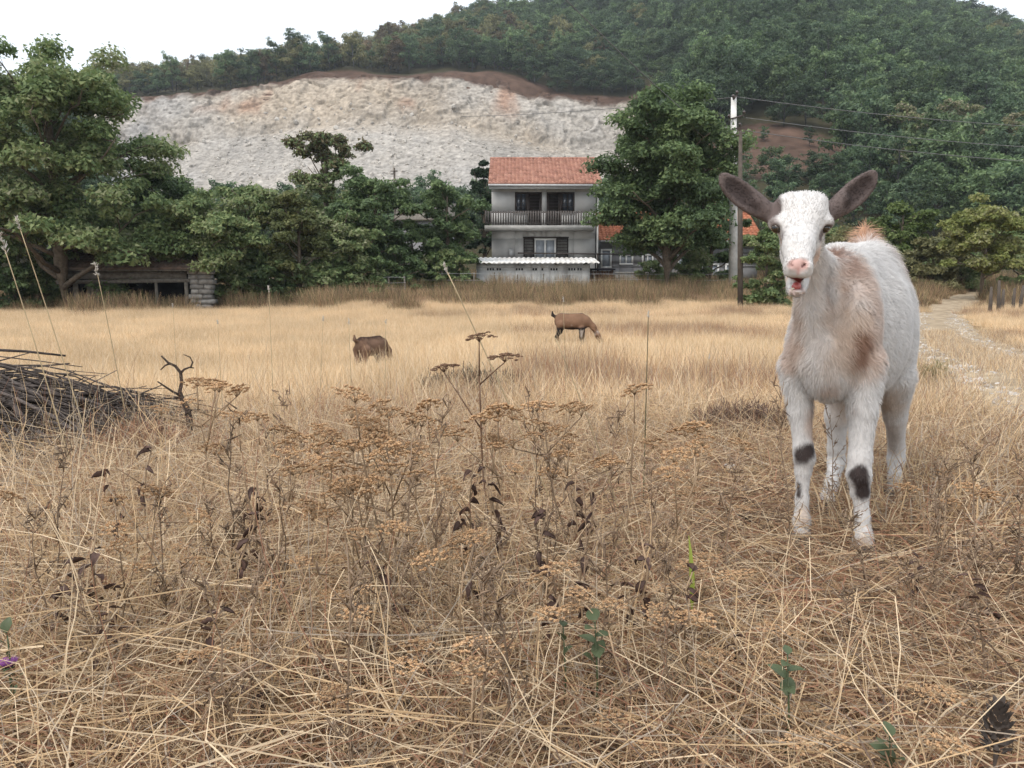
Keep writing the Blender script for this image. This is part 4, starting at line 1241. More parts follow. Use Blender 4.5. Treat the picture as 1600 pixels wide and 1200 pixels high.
# front legs (goat's right is to the left in the picture)
gs.chain([(G(1247, 575, 1.70), 0.0413), (G(1250, 640, 1.70), 0.0249), (G(1255, 700, 1.692), 0.0193), (G(1257, 716, 1.688), 0.0211), (G(1255, 735, 1.69), 0.0155), (G(1253, 780, 1.69), 0.0125), (G(1253, 812, 1.685), 0.0163), (G(1252, 836, 1.68), 0.0163), (G(1251, 852, 1.675), 0.0198)], .012)
gs.chain([(G(1345, 570, 1.64), 0.0499), (G(1348, 640, 1.625), 0.0284), (G(1344, 715, 1.612), 0.0219), (G(1342, 742, 1.606), 0.0232), (G(1344, 768, 1.61), 0.0172), (G(1347, 806, 1.608), 0.0133), (G(1349, 838, 1.60), 0.0172), (G(1350, 858, 1.598), 0.0172), (G(1350, 872, 1.595), 0.0206)], .012)
# hind legs
gs.ell(G(1392, 548, 2.03), (.10, .058, .145), BA, .045)
gs.ell(G(1322, 560, 2.06), (.10, .055, .14), BA, .045)
gs.chain([(G(1396, 590, 2.0), 0.0533), (G(1399, 650, 2.06), 0.0275), (G(1401, 700, 2.115), 0.0198), (G(1400, 716, 2.12), 0.0206), (G(1398, 745, 2.09), 0.0146), (G(1396, 772, 2.055), 0.0155), (G(1394, 788, 2.03), 0.0198)], .014)
gs.chain([(G(1322, 590, 2.0), 0.0516), (G(1308, 650, 2.01), 0.0284), (G(1307, 700, 2.035), 0.0206), (G(1307, 722, 2.04), 0.0206), (G(1300, 752, 1.99), 0.0151), (G(1292, 784, 1.94), 0.0172), (G(1287, 803, 1.92), 0.0206)], .014)
# head
gs.ell(G(1251, 343, 1.53), (.046, .060, .048), None, .02)
gs.ell(G(1231, 318, 1.528), (.022, .03, .015), None, .025)
gs.ell(G(1272, 318, 1.528), (.022, .03, .015), None, .025)
gs.cone(G(1251, 345, 1.512), .040, G(1248, 388, 1.442), .027, .02)
gs.cone(G(1248, 388, 1.442), .027, G(1247, 416, 1.405), .0235, .012)
for sx in (-1, 1):
    gs.ell(G(1251 + sx * 36.5, 349, 1.505), (.0165, .026, .0135), None, .014)      # brow ridge over the eye
    gs.ell(G(1250 + sx * 15, 390, 1.508), (.015, .035, .030), None, .02)         # cheek
    gs.ell(G(1247 + sx * 11, 417, 1.397), (.012, .02, .0125), None, .008)        # nostril wing and lip
gs.ell(G(1247, 427, 1.402), (.024, .02, .012), None, .008)                       # upper lip
gs.cone(G(1250, 400, 1.525), .030, G(1245, 448, 1.435), .0185, .016)              # lower jaw
gs.ell(G(1244.5, 455, 1.418), (.0165, .016, .0075), None, .008)
gs.ell(G(1244, 442, 1.388), (.0155, .036, .0098), None, .004, cut=True)         # open mouth
gs.cone(G(1256, 439, 1.396), .006, G(1269, 426, 1.416), .004, .003, cut=True)
gs.cone(G(1233, 439, 1.396), .005, G(1227, 431, 1.416), .003, .003, cut=True)    # raised corner of the mouth
for sx in (-1, 1):
    gs.cone(G(1246.5 + sx * 6.5, 417, 1.378), .0022, G(1246.5 + sx * 12.5, 411, 1.386), .0030, .003, cut=True)
    gs.ell(G(1251 + sx * 40, 357.5, 1.487), (.0088, .013, .0062), None, .004, cut=True)   # eye sockets
# ears: thin cupped leaves
EARS = []
for base_, tip_ in ((G(1203, 333, 1.535), G(1135, 278, 1.545)), (G(1297, 331, 1.535), G(1359, 274, 1.545))):
    a = (tip_ - base_); L_ = np.linalg.norm(a); a = a / L_
    nrm = np.array((0, -1.0, .12)) ; nrm -= a * (nrm @ a); nrm /= np.linalg.norm(nrm)
    bb = np.cross(nrm, a)
    low = bb if bb[2] < 0 else -bb
    c = base_ + a * L_ * .54 + low * .006
    EARS.append((base_, tip_, a, nrm, c))
    gs.ell(c, (L_ * .58, .0250, .0095), (a, bb, nrm), .004)
    gs.cone(c + a * L_ * .1, .012, tip_ + a * .006, .0045, .012)
    gs.ell(c + nrm * .0110 + a * .004, (L_ * .50, .0205, .0115), (a, bb, nrm), .004, cut=True)
    gs.cone(base_ - a * .012, .017, base_ + a * L_ * .3, .014, .012)
gv, gf = gs.surface()
# coat colours: large patches of the animal's own pattern
WHITE, CREAMC, TAN, BRN, DRK, PINK = [np.array(c) for c in ((.61, .592, .578), (.50, .385, .30), (.44, .285, .20), (.20, .105, .068), (.045, .034, .032), (.52, .335, .30))]
gc = np.tile(WHITE, (len(gv), 1))
def paint(c, a, b, r, soft, amt=1.0):
    global gc
    m = blob(gv, a, b, r, soft) * amt
    gc = gc * (1 - m) + np.array(c) * m
paint(CREAMC, G(1262, 440, 1.60), G(1280, 540, 1.60), .075, .035, .4)
paint((.40, .30, .24), G(1243, 478, 1.62), G(1246, 540, 1.63), .012, .012, .6)
paint((.40, .30, .24), G(1289, 470, 1.62), G(1300, 560, 1.62), .012, .014, .5)
paint(WHITE, G(1258, 480, 1.585), G(1268, 600, 1.585), .020, .014, .8)
paint(TAN, G(1332, 440, 1.665), G(1350, 545, 1.61), .062, .034, .62)
paint(CREAMC, G(1330, 500, 1.58), G(1325, 560, 1.58), .04, .03, .7)
paint(BRN, G(1304, 408, 1.70), G(1316, 440, 1.68), .036, .022, .95)
paint(BRN, G(1350, 535, 1.585), G(1342, 560, 1.585), .020, .02, .9)
paint(TAN, G(1240, 515, 1.66), G(1234, 560, 1.67), .03, .022, .6)
paint(TAN, G(1290, 625, 1.60), G(1322, 618, 1.58), .022, .014, .8)
paint(BRN, G(1325, 628, 1.595), G(1327, 640, 1.60), .014, .012, .75)
paint((.50, .40, .35), G(1350, 392, 2.12), G(1395, 410, 2.08), .075, .04, .8)
paint((.44, .23, .12), G(1350, 378, 2.2), G(1349, 355, 2.24), .03, .015, .9)
paint(CREAMC, G(1380, 640, 1.98), G(1330, 630, 1.95), .06, .03, .6)
paint((.36, .30, .26), G(1390, 640, 2.05), G(1392, 700, 2.1), .018, .014, .7)
paint(TAN, G(1266, 640, 1.69), G(1268, 680, 1.69), .018, .012, .7)
paint(DRK, G(1344, 738, 1.585), G(1350, 768, 1.59), .017, .006)
paint(DRK, G(1334, 742, 1.59), G(1340, 750, 1.585), .014, .006)
paint(DRK, G(1254, 712, 1.672), G(1262, 706, 1.672), .021, .007)
paint(DRK, G(1245, 758, 1.68), G(1245, 772, 1.68), .010, .004)
paint((.10, .08, .075), G(1288, 793, 1.905), G(1292, 796, 1.91), .018, .006)
paint((.12, .10, .09), G(1388, 765, 2.04), G(1398, 760, 2.04), .014, .007, .8)
paint((.52, .40, .31), G(1253, 803, 1.67), G(1253, 810, 1.67), .013, .008, .6)
paint((.52, .40, .31), G(1349, 845, 1.58), G(1349, 850, 1.58), .013, .008, .6)
for sx in (-1, 1):
    paint((.52, .35, .26), G(1250 + sx * 36, 378, 1.50), G(1249 + sx * 25, 428, 1.45), .015, .009, .85)
    paint((.13, .10, .095), G(1251 + sx * 42, 356, 1.487), G(1251 + sx * 34.5, 370, 1.472), .0115, .005, .95)
    paint((.20, .16, .15), G(1251 + sx * 47, 342, 1.50), G(1251 + sx * 44, 346, 1.495), .011, .006, .8)
for base_, tip_, a, nrm, c in EARS:
    m = blob(gv, base_ - a * .004, tip_, .036, .004)
    gc = gc * (1 - m) + np.array((.125, .098, .092)) * m
    q = sstep(.0, .004, ((gv - c) @ nrm))[:, None] * m
    inner = blob(gv, c - a * .025 + nrm * .0, c + a * .032, .016, .007) * m * (((gv - c) @ nrm) > -.010)[:, None]
    gc = gc * (1 - .85 * inner) + np.array((.035, .026, .025)) * .85 * inner
    back = m * sstep(.35, .6, np.clip(((gv - c) @ -nrm) / .012, 0, 1))[:, None]
    gc = gc * (1 - .6 * back) + np.array((.34, .28, .25)) * .6 * back
paint(PINK, G(1239, 414, 1.385), G(1254, 414, 1.385), .0108, .003)
paint((.50, .30, .27), G(1246.5, 420, 1.382), G(1246.5, 426, 1.385), .004, .002)
paint((.62, .47, .42), G(1236, 456, 1.41), G(1254, 456, 1.41), .007, .004, .7)
paint((.15, .028, .026), G(1240, 442, 1.405), G(1249, 442, 1.405), .0128, .002)
paint((.05, .03, .03), G(1256, 438, 1.405), G(1269, 426, 1.42), .0050, .0015)
paint((.10, .06, .055), G(1233, 438, 1.405), G(1227, 431, 1.42), .0035, .0015)
paint((.55, .47, .43), G(1251, 400, 1.43), G(1248, 408, 1.41), .016, .012, .5)
for sx in (-1, 1):
    paint((.14, .07, .065), G(1246.5 + sx * 6.8, 416.8, 1.383), G(1246.5 + sx * 12.3, 411.3, 1.39), .0030, .001)
def goat_object(name, label, base, v, f, cols):
    t = thing(name, label, 'goat', base)
    b = obj('body', new_mesh('body', v - np.array(base), f, MAT_SKIN, True, cols), t)
    return t, b
gbase = np.array((.80, 1.80, float(ground_z(.8, 1.8))))
goat, gbody = goat_object('goat', 'young white and tan goat with dark knees facing the viewer, mouth open', gbase, gv, gf, gc)
HEADC = G(1250, 372, 1.48); NOSE = G(1247, 425, 1.40); EYEMID = G(1251, 352, 1.49)
def g_len(p):
    p = p + gbase
    hd = np.linalg.norm(p - HEADC, axis=1)
    l = np.full(len(p), .017)
    l = l + .016 * sstep(.45, .62, p[:, 2]) * sstep(1.72, 1.85, p[:, 1]) + .012 * sstep(1.95, 2.1, p[:, 1]) * sstep(.3, .4, p[:, 2])
    l = np.where(p[:, 2] < .34, .0075 + .0095 * sstep(.22, .34, p[:, 2]), l)
    l = np.where((p[:, 2] < .09), .010, l)
    l = np.where(hd < .135, .0085 + .006 * sstep(.02, .055, p[:, 2] - EYEMID[2]) * (np.abs(p[:, 0] - EYEMID[0]) < .052), l)
    for base_, tip_, a, nrm, c in EARS:
        e = blob(p, base_ + a * .006, tip_, .034, .002)[:, 0]
        l = np.where(e > .5, np.where((p - c) @ nrm > -.006, .0045, .007), l)
    l = np.where(np.linalg.norm(p - NOSE, axis=1) < .028, .0035, l)
    for c_, r_ in ((G(1246.5, 417, 1.385), .014), (G(1244, 440, 1.405), .016), (G(1251 - 43, 358, 1.487), .012), (G(1251 + 43, 358, 1.487), .012)):
        l = np.where(np.linalg.norm(p - c_, axis=1) < r_, 0, l)
    return l
def g_flow(p):
    p = p + gbase
    fl = AXb * .75 + np.array((0, 0, -.75)) + 0 * p
    leg = (p[:, 2] < .33)[:, None]
    fl = np.where(leg, np.array((.05, 0, -1.0)), fl)
    q = p - G(1249, 368, 1.47)
    hd = (np.linalg.norm(p - HEADC, axis=1) < .13)[:, None]
    fl = np.where(hd, q / (np.linalg.norm(q, axis=1, keepdims=True) + 1e-6) + np.array((0, 0, .15)), fl)
    for base_, tip_, a, nrm, c in EARS:
        e = blob(p, base_ + a * .006, tip_, .034, .002) > .5
        fl = np.where(e, a, fl)
    return fl
fur('coat_hair', gv - gbase, gf, gc, 88000, g_len, .0006, g_flow, 3, goat, MAT_FUR, lift=lambda p: np.where(np.linalg.norm(p + gbase - HEADC, axis=1) < .1, .12, .35), calm=lambda p: np.where(np.linalg.norm(p + gbase - HEADC, axis=1) < .1, .35, 1.0))
# eyes, tongue, teeth, hooves
for sx in (-1, 1):
    c = G(1251 + sx * 37.4, 356.5, 1.4950)
    bm = bmesh.new(); bmesh.ops.create_uvsphere(bm, u_segments=20, v_segments=14, radius=.0098)
    me = bpy.data.meshes.new('eye'); bm.to_mesh(me); bm.free(); me.materials.append(MAT_EYE)
    me.polygons.foreach_set('use_smooth', np.ones(len(me.polygons), dtype=bool))
    e = obj('eye', me, goat, c - gbase)
    out = np.array((sx * .72, -.69, .05)); out /= np.linalg.norm(out)
    u_ = np.cross(out, UP); u_ /= np.linalg.norm(u_); w_ = np.cross(u_, out)
    th = np.linspace(0, 2 * math.pi, 15)[:-1]
    ring = np.array([out * .0100 + u_ * math.cos(t) * .0050 + w_ * math.sin(t) * .0022 for t in th])
    ring = ring / np.linalg.norm(ring, axis=1, keepdims=True) * .0100
    obj('pupil', new_mesh('pupil', np.concatenate([ring, [out * .0102]]), np.array([(i, (i + 1) % 14, 14) for i in range(14)]), MAT_PUPIL), e)
tg = MB()
tpts = [G(1246, 443, 1.45) , G(1245, 447, 1.425), G(1244, 448.5, 1.410), G(1243.5, 449, 1.406)]
tg.tube([t - gbase for t in tpts], [.008, .0095, .008, .003], 8)
obj('tongue', tg.mesh('tongue', MAT_TONGUE, True), goat)
tm = MB()
for k in range(6):
    q = G(1238 + k * 2.4, 451.5, 1.4085) - gbase
    tm.box(q[0] - .0012, q[0] + .0012, q[1] - .001, q[1] + .002, q[2] - .003, q[2] + .0022)
obj('teeth', tm.mesh('teeth', MAT_TEETH), goat)
def hoof_mesh(name, m):
    mb_ = MB()
    for sx in (-1, 1):
        x0, x1 = (.0012, .019) if sx > 0 else (-.019, -.0012)
        mb_.hexa([(x0, -.036, 0), (x1 - sx * .004 if sx > 0 else x1, -.034, 0), (x0, .02, 0), (x1, .02, 0), (x0 + (.002 if sx < 0 else 0), -.014, .034), (x1 - (.002 if sx > 0 else 0), -.014, .034), (x0, .016, .034), (x1, .016, .034)])
    return mb_.mesh(name, m)
hm = hoof_mesh('hoof', MAT_HOOF)
for p_ in (G(1251, 852, 1.675), G(1350, 872, 1.595), G(1394, 788, 2.03), G(1287, 803, 1.92)):
    gz = float(ground_z(p_[0], p_[1]))
    obj('hoof', hm, goat, (p_[0] - gbase[0], p_[1] - gbase[1] - .004, gz - gbase[2] - .002), (0, 0, -.15))

# --- two grazing goats out in the field
def small_goat(name, label, loc, rz, sc, build, colour, lo, hi, h=.011, nf=9000, seed=1, hair=.016):
    s_ = Solid(lo, hi, h)
    build(s_)
    v, f = s_.surface()
    c = colour(v)
    t = thing(name, label, 'goat', loc, rz)
    t.scale = (sc,) * 3
    obj('body', new_mesh('body', v, f, MAT_SKIN, True, c), t)
    fur('coat_hair', v, f, c, nf, lambda p: np.where(p[:, 2] < .28, .007, hair) + 0 * p[:, 0], .0022, lambda p: np.array((-.8, 0, -.6)) + 0 * p, seed, t, MAT_FUR)
    for x, y in ((.17, .06), (.19, -.06), (-.22, .06), (-.26, -.06)):
        obj('hoof', hm, t, (x, y, -.004), (0, 0, math.pi / 2))
    return t
def graze_body(s_):   # local: nose towards +x, up +z, feet at 0
    s_.ell((-.02, 0, .455), (.27, .11, .128), None, .05)
    s_.ell((.16, 0, .465), (.14, .09, .132), None, .05)
    s_.ell((-.21, 0, .48), (.12, .095, .125), None, .05)
    s_.cone((-.24, 0, .57), .035, (.16, 0, .58), .035, .05)
    s_.chain([((.24, 0, .50), .07), ((.36, 0, .38), .048), ((.44, .01, .24), .042)], .04)
    s_.chain([((.44, .01, .23), .055), ((.49, .01, .14), .04), ((.53, .01, .07), .026)], .02)
    for sy in (-1, 1):
        s_.ell((.43, .085 * sy + .01, .235), (.02, .05, .022), None, .015)
        s_.chain([((.43, .03 * sy, .27), .014), ((.38, .045 * sy, .33), .012), ((.33, .05 * sy, .345), .006)], .01)
        s_.chain([((.16, .06 * sy, .36), .055), ((.165 + .02 * sy, .06 * sy, .22), .026), ((.165 + .02 * sy, .06 * sy, .19), .024), ((.17 + .02 * sy, .06 * sy, .05), .016), ((.18 + .02 * sy, .06 * sy, .015), .022)], .02)
        s_.chain([((-.21, .07 * sy, .42), .085), ((-.24, .065 * sy, .28), .042), ((-.29, .06 * sy, .2), .024), ((-.26 + .03 * sy, .06 * sy, .05), .017), ((-.25 + .03 * sy, .06 * sy, .015), .023)], .025)
    s_.chain([((-.31, 0, .55), .03), ((-.365, 0, .585), .022), ((-.37, 0, .65), .012)], .02)
def c_brown(v):
    c = np.tile(np.array((.215, .125, .078)), (len(v), 1)) * (1 + .25 * fbm(v[:, 0] * 12, v[:, 1] * 12, v[:, 2] * 12, 3)[:, None])
    def pt(col, a, b, r, s):
        nonlocal c
        m = blob(v, a, b, r, s); c = c * (1 - m) + np.array(col) * m
    m = (1 - sstep(.345, .40, v[:, 2] + .02 * fbm(v[:, 0] * 14, v[:, 1] * 14, 0, 2)))[:, None] * (v[:, 0] < .3)[:, None]
    c = c * (1 - m) + np.array((.022, .018, .018)) * m
    pt((.03, .022, .02), (-.28, 0, .615), (.2, 0, .625), .022, .015)
    pt((.02, .018, .018), (-.34, 0, .58), (-.37, 0, .66), .05, .02)
    pt((.62, .55, .48), (-.02, -.14, .38), (-.02, -.14, .40), .03, .02)
    pt((.55, .48, .42), (.17, -.08, .30), (.18, -.08, .22), .035, .02)
    pt((.60, .54, .48), (.42, 0, .28), (.43, 0, .24), .035, .02)
    pt((.10, .06, .045), (.49, 0, .16), (.52, 0, .08), .045, .02)
    pt((.5, .44, .4), (.53, 0, .07), (.54, 0, .05), .03, .01)
    return c
gp = P(895, 527, 12.2)
small_goat('goat', 'reddish brown goat with black belly and raised black tail grazing', (gp[0], gp[1], float(ground_z(gp[0], gp[1]))), math.radians(-8), .88, graze_body, c_brown, (-.44, -.22, -.02), (.62, .22, .72))
def c_dark(v):
    c = np.tile(np.array((.185, .112, .075)), (len(v), 1)) * (1 + .3 * fbm(v[:, 0] * 12, v[:, 1] * 12, v[:, 2] * 12, 3)[:, None])
    m = blob(v, (-.28, 0, .6), (.25, 0, .6), .05, .03)
    return c * (1 - m) + np.array((.05, .028, .022)) * m
gp = P(582, 575, 8.3)
small_goat('goat', 'dark reddish brown goat with lowered head, half hidden in the tall pale grass', (gp[0], gp[1], float(ground_z(gp[0], gp[1])) - .05), math.radians(58), .72, graze_body, c_dark, (-.44, -.22, -.02), (.62, .22, .72), seed=4)
# ---------------------------------------------------------------- track, grass, straw
RUT = 0.45
def rut_x(y, k):      # wheel ruts of the gravel track, k = 0 near rut, 1 far rut
    return 2.66 + 1.14 * k + RUT * (y - 4) + .004 * np.maximum(y - 9, 0) ** 2
MAT_TRACK = mat('track_earth', ramp=[(.22, .16, .105), (.32, .25, .17), (.40, .34, .26)], vscale=3.5, rough=.95, spec=.1, var=.35, bump=1, bscale=30, coords='world')
yy = np.linspace(-3, 46, 240)
tw = np.linspace(-.42, 1.56, 17)
TY, TW = np.meshgrid(yy, tw, indexing='ij')
TX = rut_x(TY, 0) + TW + .12 * vnoise(TY * 1.3, TW * .0 + np.sign(TW), 3)
TZ = ground_z(TX, TY) + .012 - .03 * np.exp(-((TW - 0) / .25) ** 2) - .03 * np.exp(-((TW - 1.14) / .25) ** 2) + .03
edge = (TW == tw[0]) | (TW == tw[-1])
TZ = np.where(edge, TZ - .08, TZ)
tag(obj('gravel_track', grid_mesh('gravel_track', TX, TY, TZ, MAT_TRACK)), 'stony farm track with two pale wheel ruts', 'track', kind='structure')
def track_z(x, y):
    w = x - rut_x(y, 0)
    return ground_z(x, y) + .042 - .03 * np.exp(-(w / .25) ** 2) - .03 * np.exp(-((w - 1.14) / .25) ** 2)
rs = np.random.RandomState(21)
MAT_STONE = mat('pale_track_stone', (.46, .43, .40), rough=.9, var=.2, vscale=8, objrand=.35)
n = 2600
sy = 2.0 + 26 * rs.rand(n) ** 1.2
k = rs.randint(0, 2, n)
sx = rut_x(sy, k) + rs.normal(size=n) * .15
ssc = .010 + .028 * rs.rand(n) ** 5
scatter('track_gravel', [rock_mesh('gravel_stone', 40 + q, MAT_STONE, sub=1, flat=.6) for q in range(4)], np.stack([sx, sy, track_z(sx, sy)], -1), rs.uniform(0, 6.28, (n, 3)) * np.array((.1, .1, 1)),
        np.stack([ssc] * 3, -1), rs.randint(0, 4, n), 'pale crushed stones lying in the ruts of the farm track', 'gravel')

MAT_GRASS = mat('dry_grass', attr=True, rough=.6, spec=.25, trans=.30, objrand=.16)
PALE, GOLD, BRWN, REDB, GREY, GRNY, UMB = [np.array(c) for c in ((.81, .645, .44), (.655, .47, .275), (.365, .232, .14), (.345, .18, .113), (.47, .39, .305), (.19, .185, .085), (.135, .093, .068))]
def pick(rs, pal, n, jit=.14):
    c = np.array(pal)[rs.randint(0, len(pal), n)]
    return c * rs.uniform(1 - jit, 1 + jit, (n, 1))
def blades(rs, n, R, h0, h1, lean, wid, pal, droop=.25, seg=3, p=None, hs=None):
    a = rs.uniform(0, 6.28, n); r = R * np.sqrt(rs.rand(n))
    p = np.stack([r * np.cos(a), r * np.sin(a), np.zeros(n) - .01], -1) if p is None else p
    h = rs.uniform(h0, h1, n) * (1 if hs is None else hs)
    b = rs.uniform(0, 6.28, n); L = np.abs(rs.normal(size=n)) * lean
    d = np.stack([np.cos(b), np.sin(b), np.zeros(n)], -1)
    sd = rs.uniform(0, 6.28, n); s = np.stack([np.cos(sd), np.sin(sd), np.zeros(n)], -1)
    w = wid * rs.uniform(.6, 1.4, n)
    V = []
    for k in range(seg + 1):
        t = k / seg
        q = p + d * (h * (L * t + droop * rs.uniform(.3, 1.2, n) * t ** 2.2))[:, None] + np.array((0, 0, 1)) * (h * (t - .18 * droop * 4 * L.clip(0, .5) * t * t))[:, None]
        if k < seg:
            V += [q - s * (w * (1 - .75 * t))[:, None], q + s * (w * (1 - .75 * t))[:, None]]
        else:
            V.append(q)
    V = np.stack(V, 1)
    m = V.shape[1]
    i = np.arange(n)[:, None] * m
    q = np.concatenate([i + np.array([[2 * k, 2 * k + 1, 2 * k + 3, 2 * k + 2]]) for k in range(seg - 1)])
    t = i + np.array([[m - 3, m - 2, m - 1]])
    return V.reshape(-1, 3), [q, t], np.repeat(pick(rs, pal, n), m, 0)
def stems(rs, n, R, l0, l1, elev, wid, pal, seg=4, z0=0.0, z1=.08, bend=.12, sides=2, p=None):
    """thin three-sided stalks; elev = (min, max) elevation in degrees"""
    a = rs.uniform(0, 6.28, n); r = R * np.sqrt(rs.rand(n))
    p = np.stack([r * np.cos(a), r * np.sin(a), rs.uniform(z0, z1, n)], -1) if p is None else p
    b = rs.uniform(0, 6.28, n); e = np.radians(rs.uniform(elev[0], elev[1], n))
    d = np.stack([np.cos(b) * np.cos(e), np.sin(b) * np.cos(e), np.sin(e)], -1)
    L = rs.uniform(l0, l1, n); w = wid * rs.uniform(.6, 1.5, n)
    cv = rs.normal(size=(n, 3)) * bend; cv2 = rs.normal(size=(n, 3)) * bend * .4
    u = np.cross(d, rs.normal(size=(n, 3))); u /= np.linalg.norm(u, axis=1, keepdims=True); v_ = np.cross(d, u)
    V = []
    for k in range(seg + 1):
        t = k / seg
        q = p + L[:, None] * (d * t + cv * (t * t - t * .3) + cv2 * math.sin(t * 6))
        ww = (w * (1 - .55 * t))[:, None]
        if sides == 2:
            V += [q - u * ww, q + u * ww]
        else:
            V += [q + ww * (u * math.cos(j * 2.0944) + v_ * math.sin(j * 2.0944)) for j in range(3)]
    V = np.stack(V, 1); m = V.shape[1]
    i = np.arange(n)[:, None] * m
    if sides == 2:
        q = np.concatenate([i + np.array([[2 * k, 2 * k + 1, 2 * k + 3, 2 * k + 2]]) for k in range(seg)])
    else:
        q = np.concatenate([i + np.array([[3 * k + j, 3 * k + (j + 1) % 3, 3 * k + 3 + (j + 1) % 3, 3 * k + 3 + j]]) for k in range(seg) for j in range(3)])
    return V.reshape(-1, 3), [q], np.repeat(pick(rs, pal, n), m, 0)
def merge(name, parts, m=None):
    V, Fs, C, o = [], [], [], 0
    for v, f, c in parts:
        V.append(v); C.append(c); Fs += [x + o for x in f]; o += len(v)
    return new_mesh(name, np.concatenate(V), Fs, m or MAT_GRASS, False, np.concatenate(C))
GOLDS, MIXB, STRAW = [PALE, PALE, GOLD, GOLD], [GOLD, BRWN, BRWN, REDB, GREY], [PALE, GOLD, GREY, BRWN, PALE, BRWN]
R_ = np.random.RandomState
CELL = 0.9
def patch_mesh(name, seed, n_bl, n_st, h0, h1, wid, pb, ps, lean=.28, sl0=.2, sl1=.36):
    """a square metre of grass as one mesh: tussocks of blades and thin stalks"""
    rs = R_(seed)
    def spots(n):
        k = max(6, n // 60)
        c = rs.uniform(-.5, .5, (k, 2)) * CELL
        q = c[rs.randint(0, k, n)] + rs.normal(size=(n, 2)) * .085
        m = rs.rand(n) < .35
        q[m] = rs.uniform(-.5, .5, (m.sum(), 2)) * CELL
        q = (q / CELL + .5) % 1.0 - .5
        return np.concatenate([q * CELL, np.full((n, 1), -.015)], 1)
    p1, p2 = spots(n_bl), spots(n_st)
    hs = 1 + .3 * vnoise(p1[:, 0] * 4 + seed, p1[:, 1] * 4, seed)
    return merge(name, [blades(rs, n_bl, 0, h0, h1, lean, wid, pb, p=p1, hs=hs), stems(rs, n_st, 0, sl0, sl1, (62, 88), wid * .6, ps, seg=3, bend=.09, p=p2)])
def lay_patches(name, sets, zones, seed, label, cat, keep, choose, hscale):
    """square patches side by side over the field, tilted with the ground"""
    rs = R_(seed)
    pts, rot, scl, idx = [], [], [], []
    for (d0, d1, c) in zones:
        for gy in np.arange(d0, d1 - 1e-6, c):
            half = .66 * (gy + c) + 1.6
            for gx in np.arange(-math.ceil(half / c) * c, half, c):
                x, y = gx + c / 2, gy + c / 2
                if not keep(x, y, c): continue
                e = .3
                zx = float(ground_z(x + e, y, False) - ground_z(x - e, y, False)) / (2 * e); zy = float(ground_z(x, y + e, False) - ground_z(x, y - e, False)) / (2 * e)
                R = Matrix.Rotation(math.atan(zy), 3, 'X') @ Matrix.Rotation(-math.atan(zx), 3, 'Y') @ Matrix.Rotation(rs.randint(0, 4) * math.pi / 2, 3, 'Z')
                pts.append((x, y, float(ground_z(x, y)) - .004)); rot.append(R.to_euler()); s = c / CELL
                scl.append((s, s, hscale(x, y))); idx.append(choose(x, y, rs))
    return scatter(name, sets, pts, rot, scl, idx, label, cat)
def on_track(x, y, pad=0.0):
    w = x - rut_x(y, 0)
    return ((np.abs(w) < .30 + pad) | (np.abs(w - 1.14) < .30 + pad)) & (y > .5)
def near_goat(x, y):
    return ((x - .76) ** 2 / .45 ** 2 + (y - 1.72) ** 2 / .5 ** 2) < 1
def patchy(x, y):
    return fbm(x * .35, y * .22, 4.2, 3)
def browned(x, y):
    """belts of browner weeds between the pale grass"""
    b = .9 * np.exp(-((y - 5.2) / .9) ** 2) * sstep(-1.2, .3, x) + .8 * np.exp(-((y - 15.5) / 2.2) ** 2) * sstep(-1, 2, x) + .8 * np.exp(-((y - 26) / 3) ** 2) * sstep(-4, 0, x)
    return b + .35 * patchy(x, y)
FB = [GOLD, BRWN, GOLD, REDB, GREY]
sets = [patch_mesh('field_patch', 300 + k, 1900, 330, .10, .27, .0019, GOLDS, GOLDS) for k in range(5)] + [patch_mesh('field_patch', 310 + k, 1700, 420, .10, .24, .0019, FB, MIXB, .4) for k in range(4)] + \
       [patch_mesh('field_patch', 320 + k, 1100, 420, .14, .46, .0055, [BRWN, GOLD * .8, GRNY * 1.1, BRWN * .8, UMB, GOLD * .7], [BRWN, GRNY, UMB, GOLD * .8], .45, .35, .85) for k in range(4)]
def verge_line(x, y): return np.where(x < -.17 * y, 35.2, 32.5) + 2.5 * vnoise(x * .15, y * .0, 2)
def f_keep(x, y, c):
    if y > 62: return False
    w = x - rut_x(y, 0)
    return not (-.36 - c * .3 < w < 1.5 + c * .3)
def f_choose(x, y, rs):
    vl = float(verge_line(x, y))
    if y > vl + rs.normal() * 1.2: return rs.randint(9, 13) if rs.rand() < .72 else rs.randint(5, 9)
    return rs.randint(5, 9) if rs.rand() < browned(np.array(x), np.array(y)) else rs.randint(0, 5)
def f_h(x, y):
    s = .62 + .30 * float(sstep(3.2, 6, y)) + .015 * max(y - 12, 0)
    if y > verge_line(x, y): s *= .62 + .5 * (float(vnoise(np.array(x * .6), np.array(y * .6), 9)) + .2)
    for gx, gy in ((-1.50, 8.0), (.95, 11.9)):
        if abs(x - gx) < 1.0 and gy - 2.2 < y < gy + .4: s *= .72
    return s * (1 + .22 * float(patchy(np.array(x), np.array(y))))
lay_patches('field_grass', sets, [(3.0, 8.4, .9), (8.4, 62.4, 1.2)], 31, 'pale golden dry grass covering the grazing field', 'grass', f_keep, f_choose, f_h)

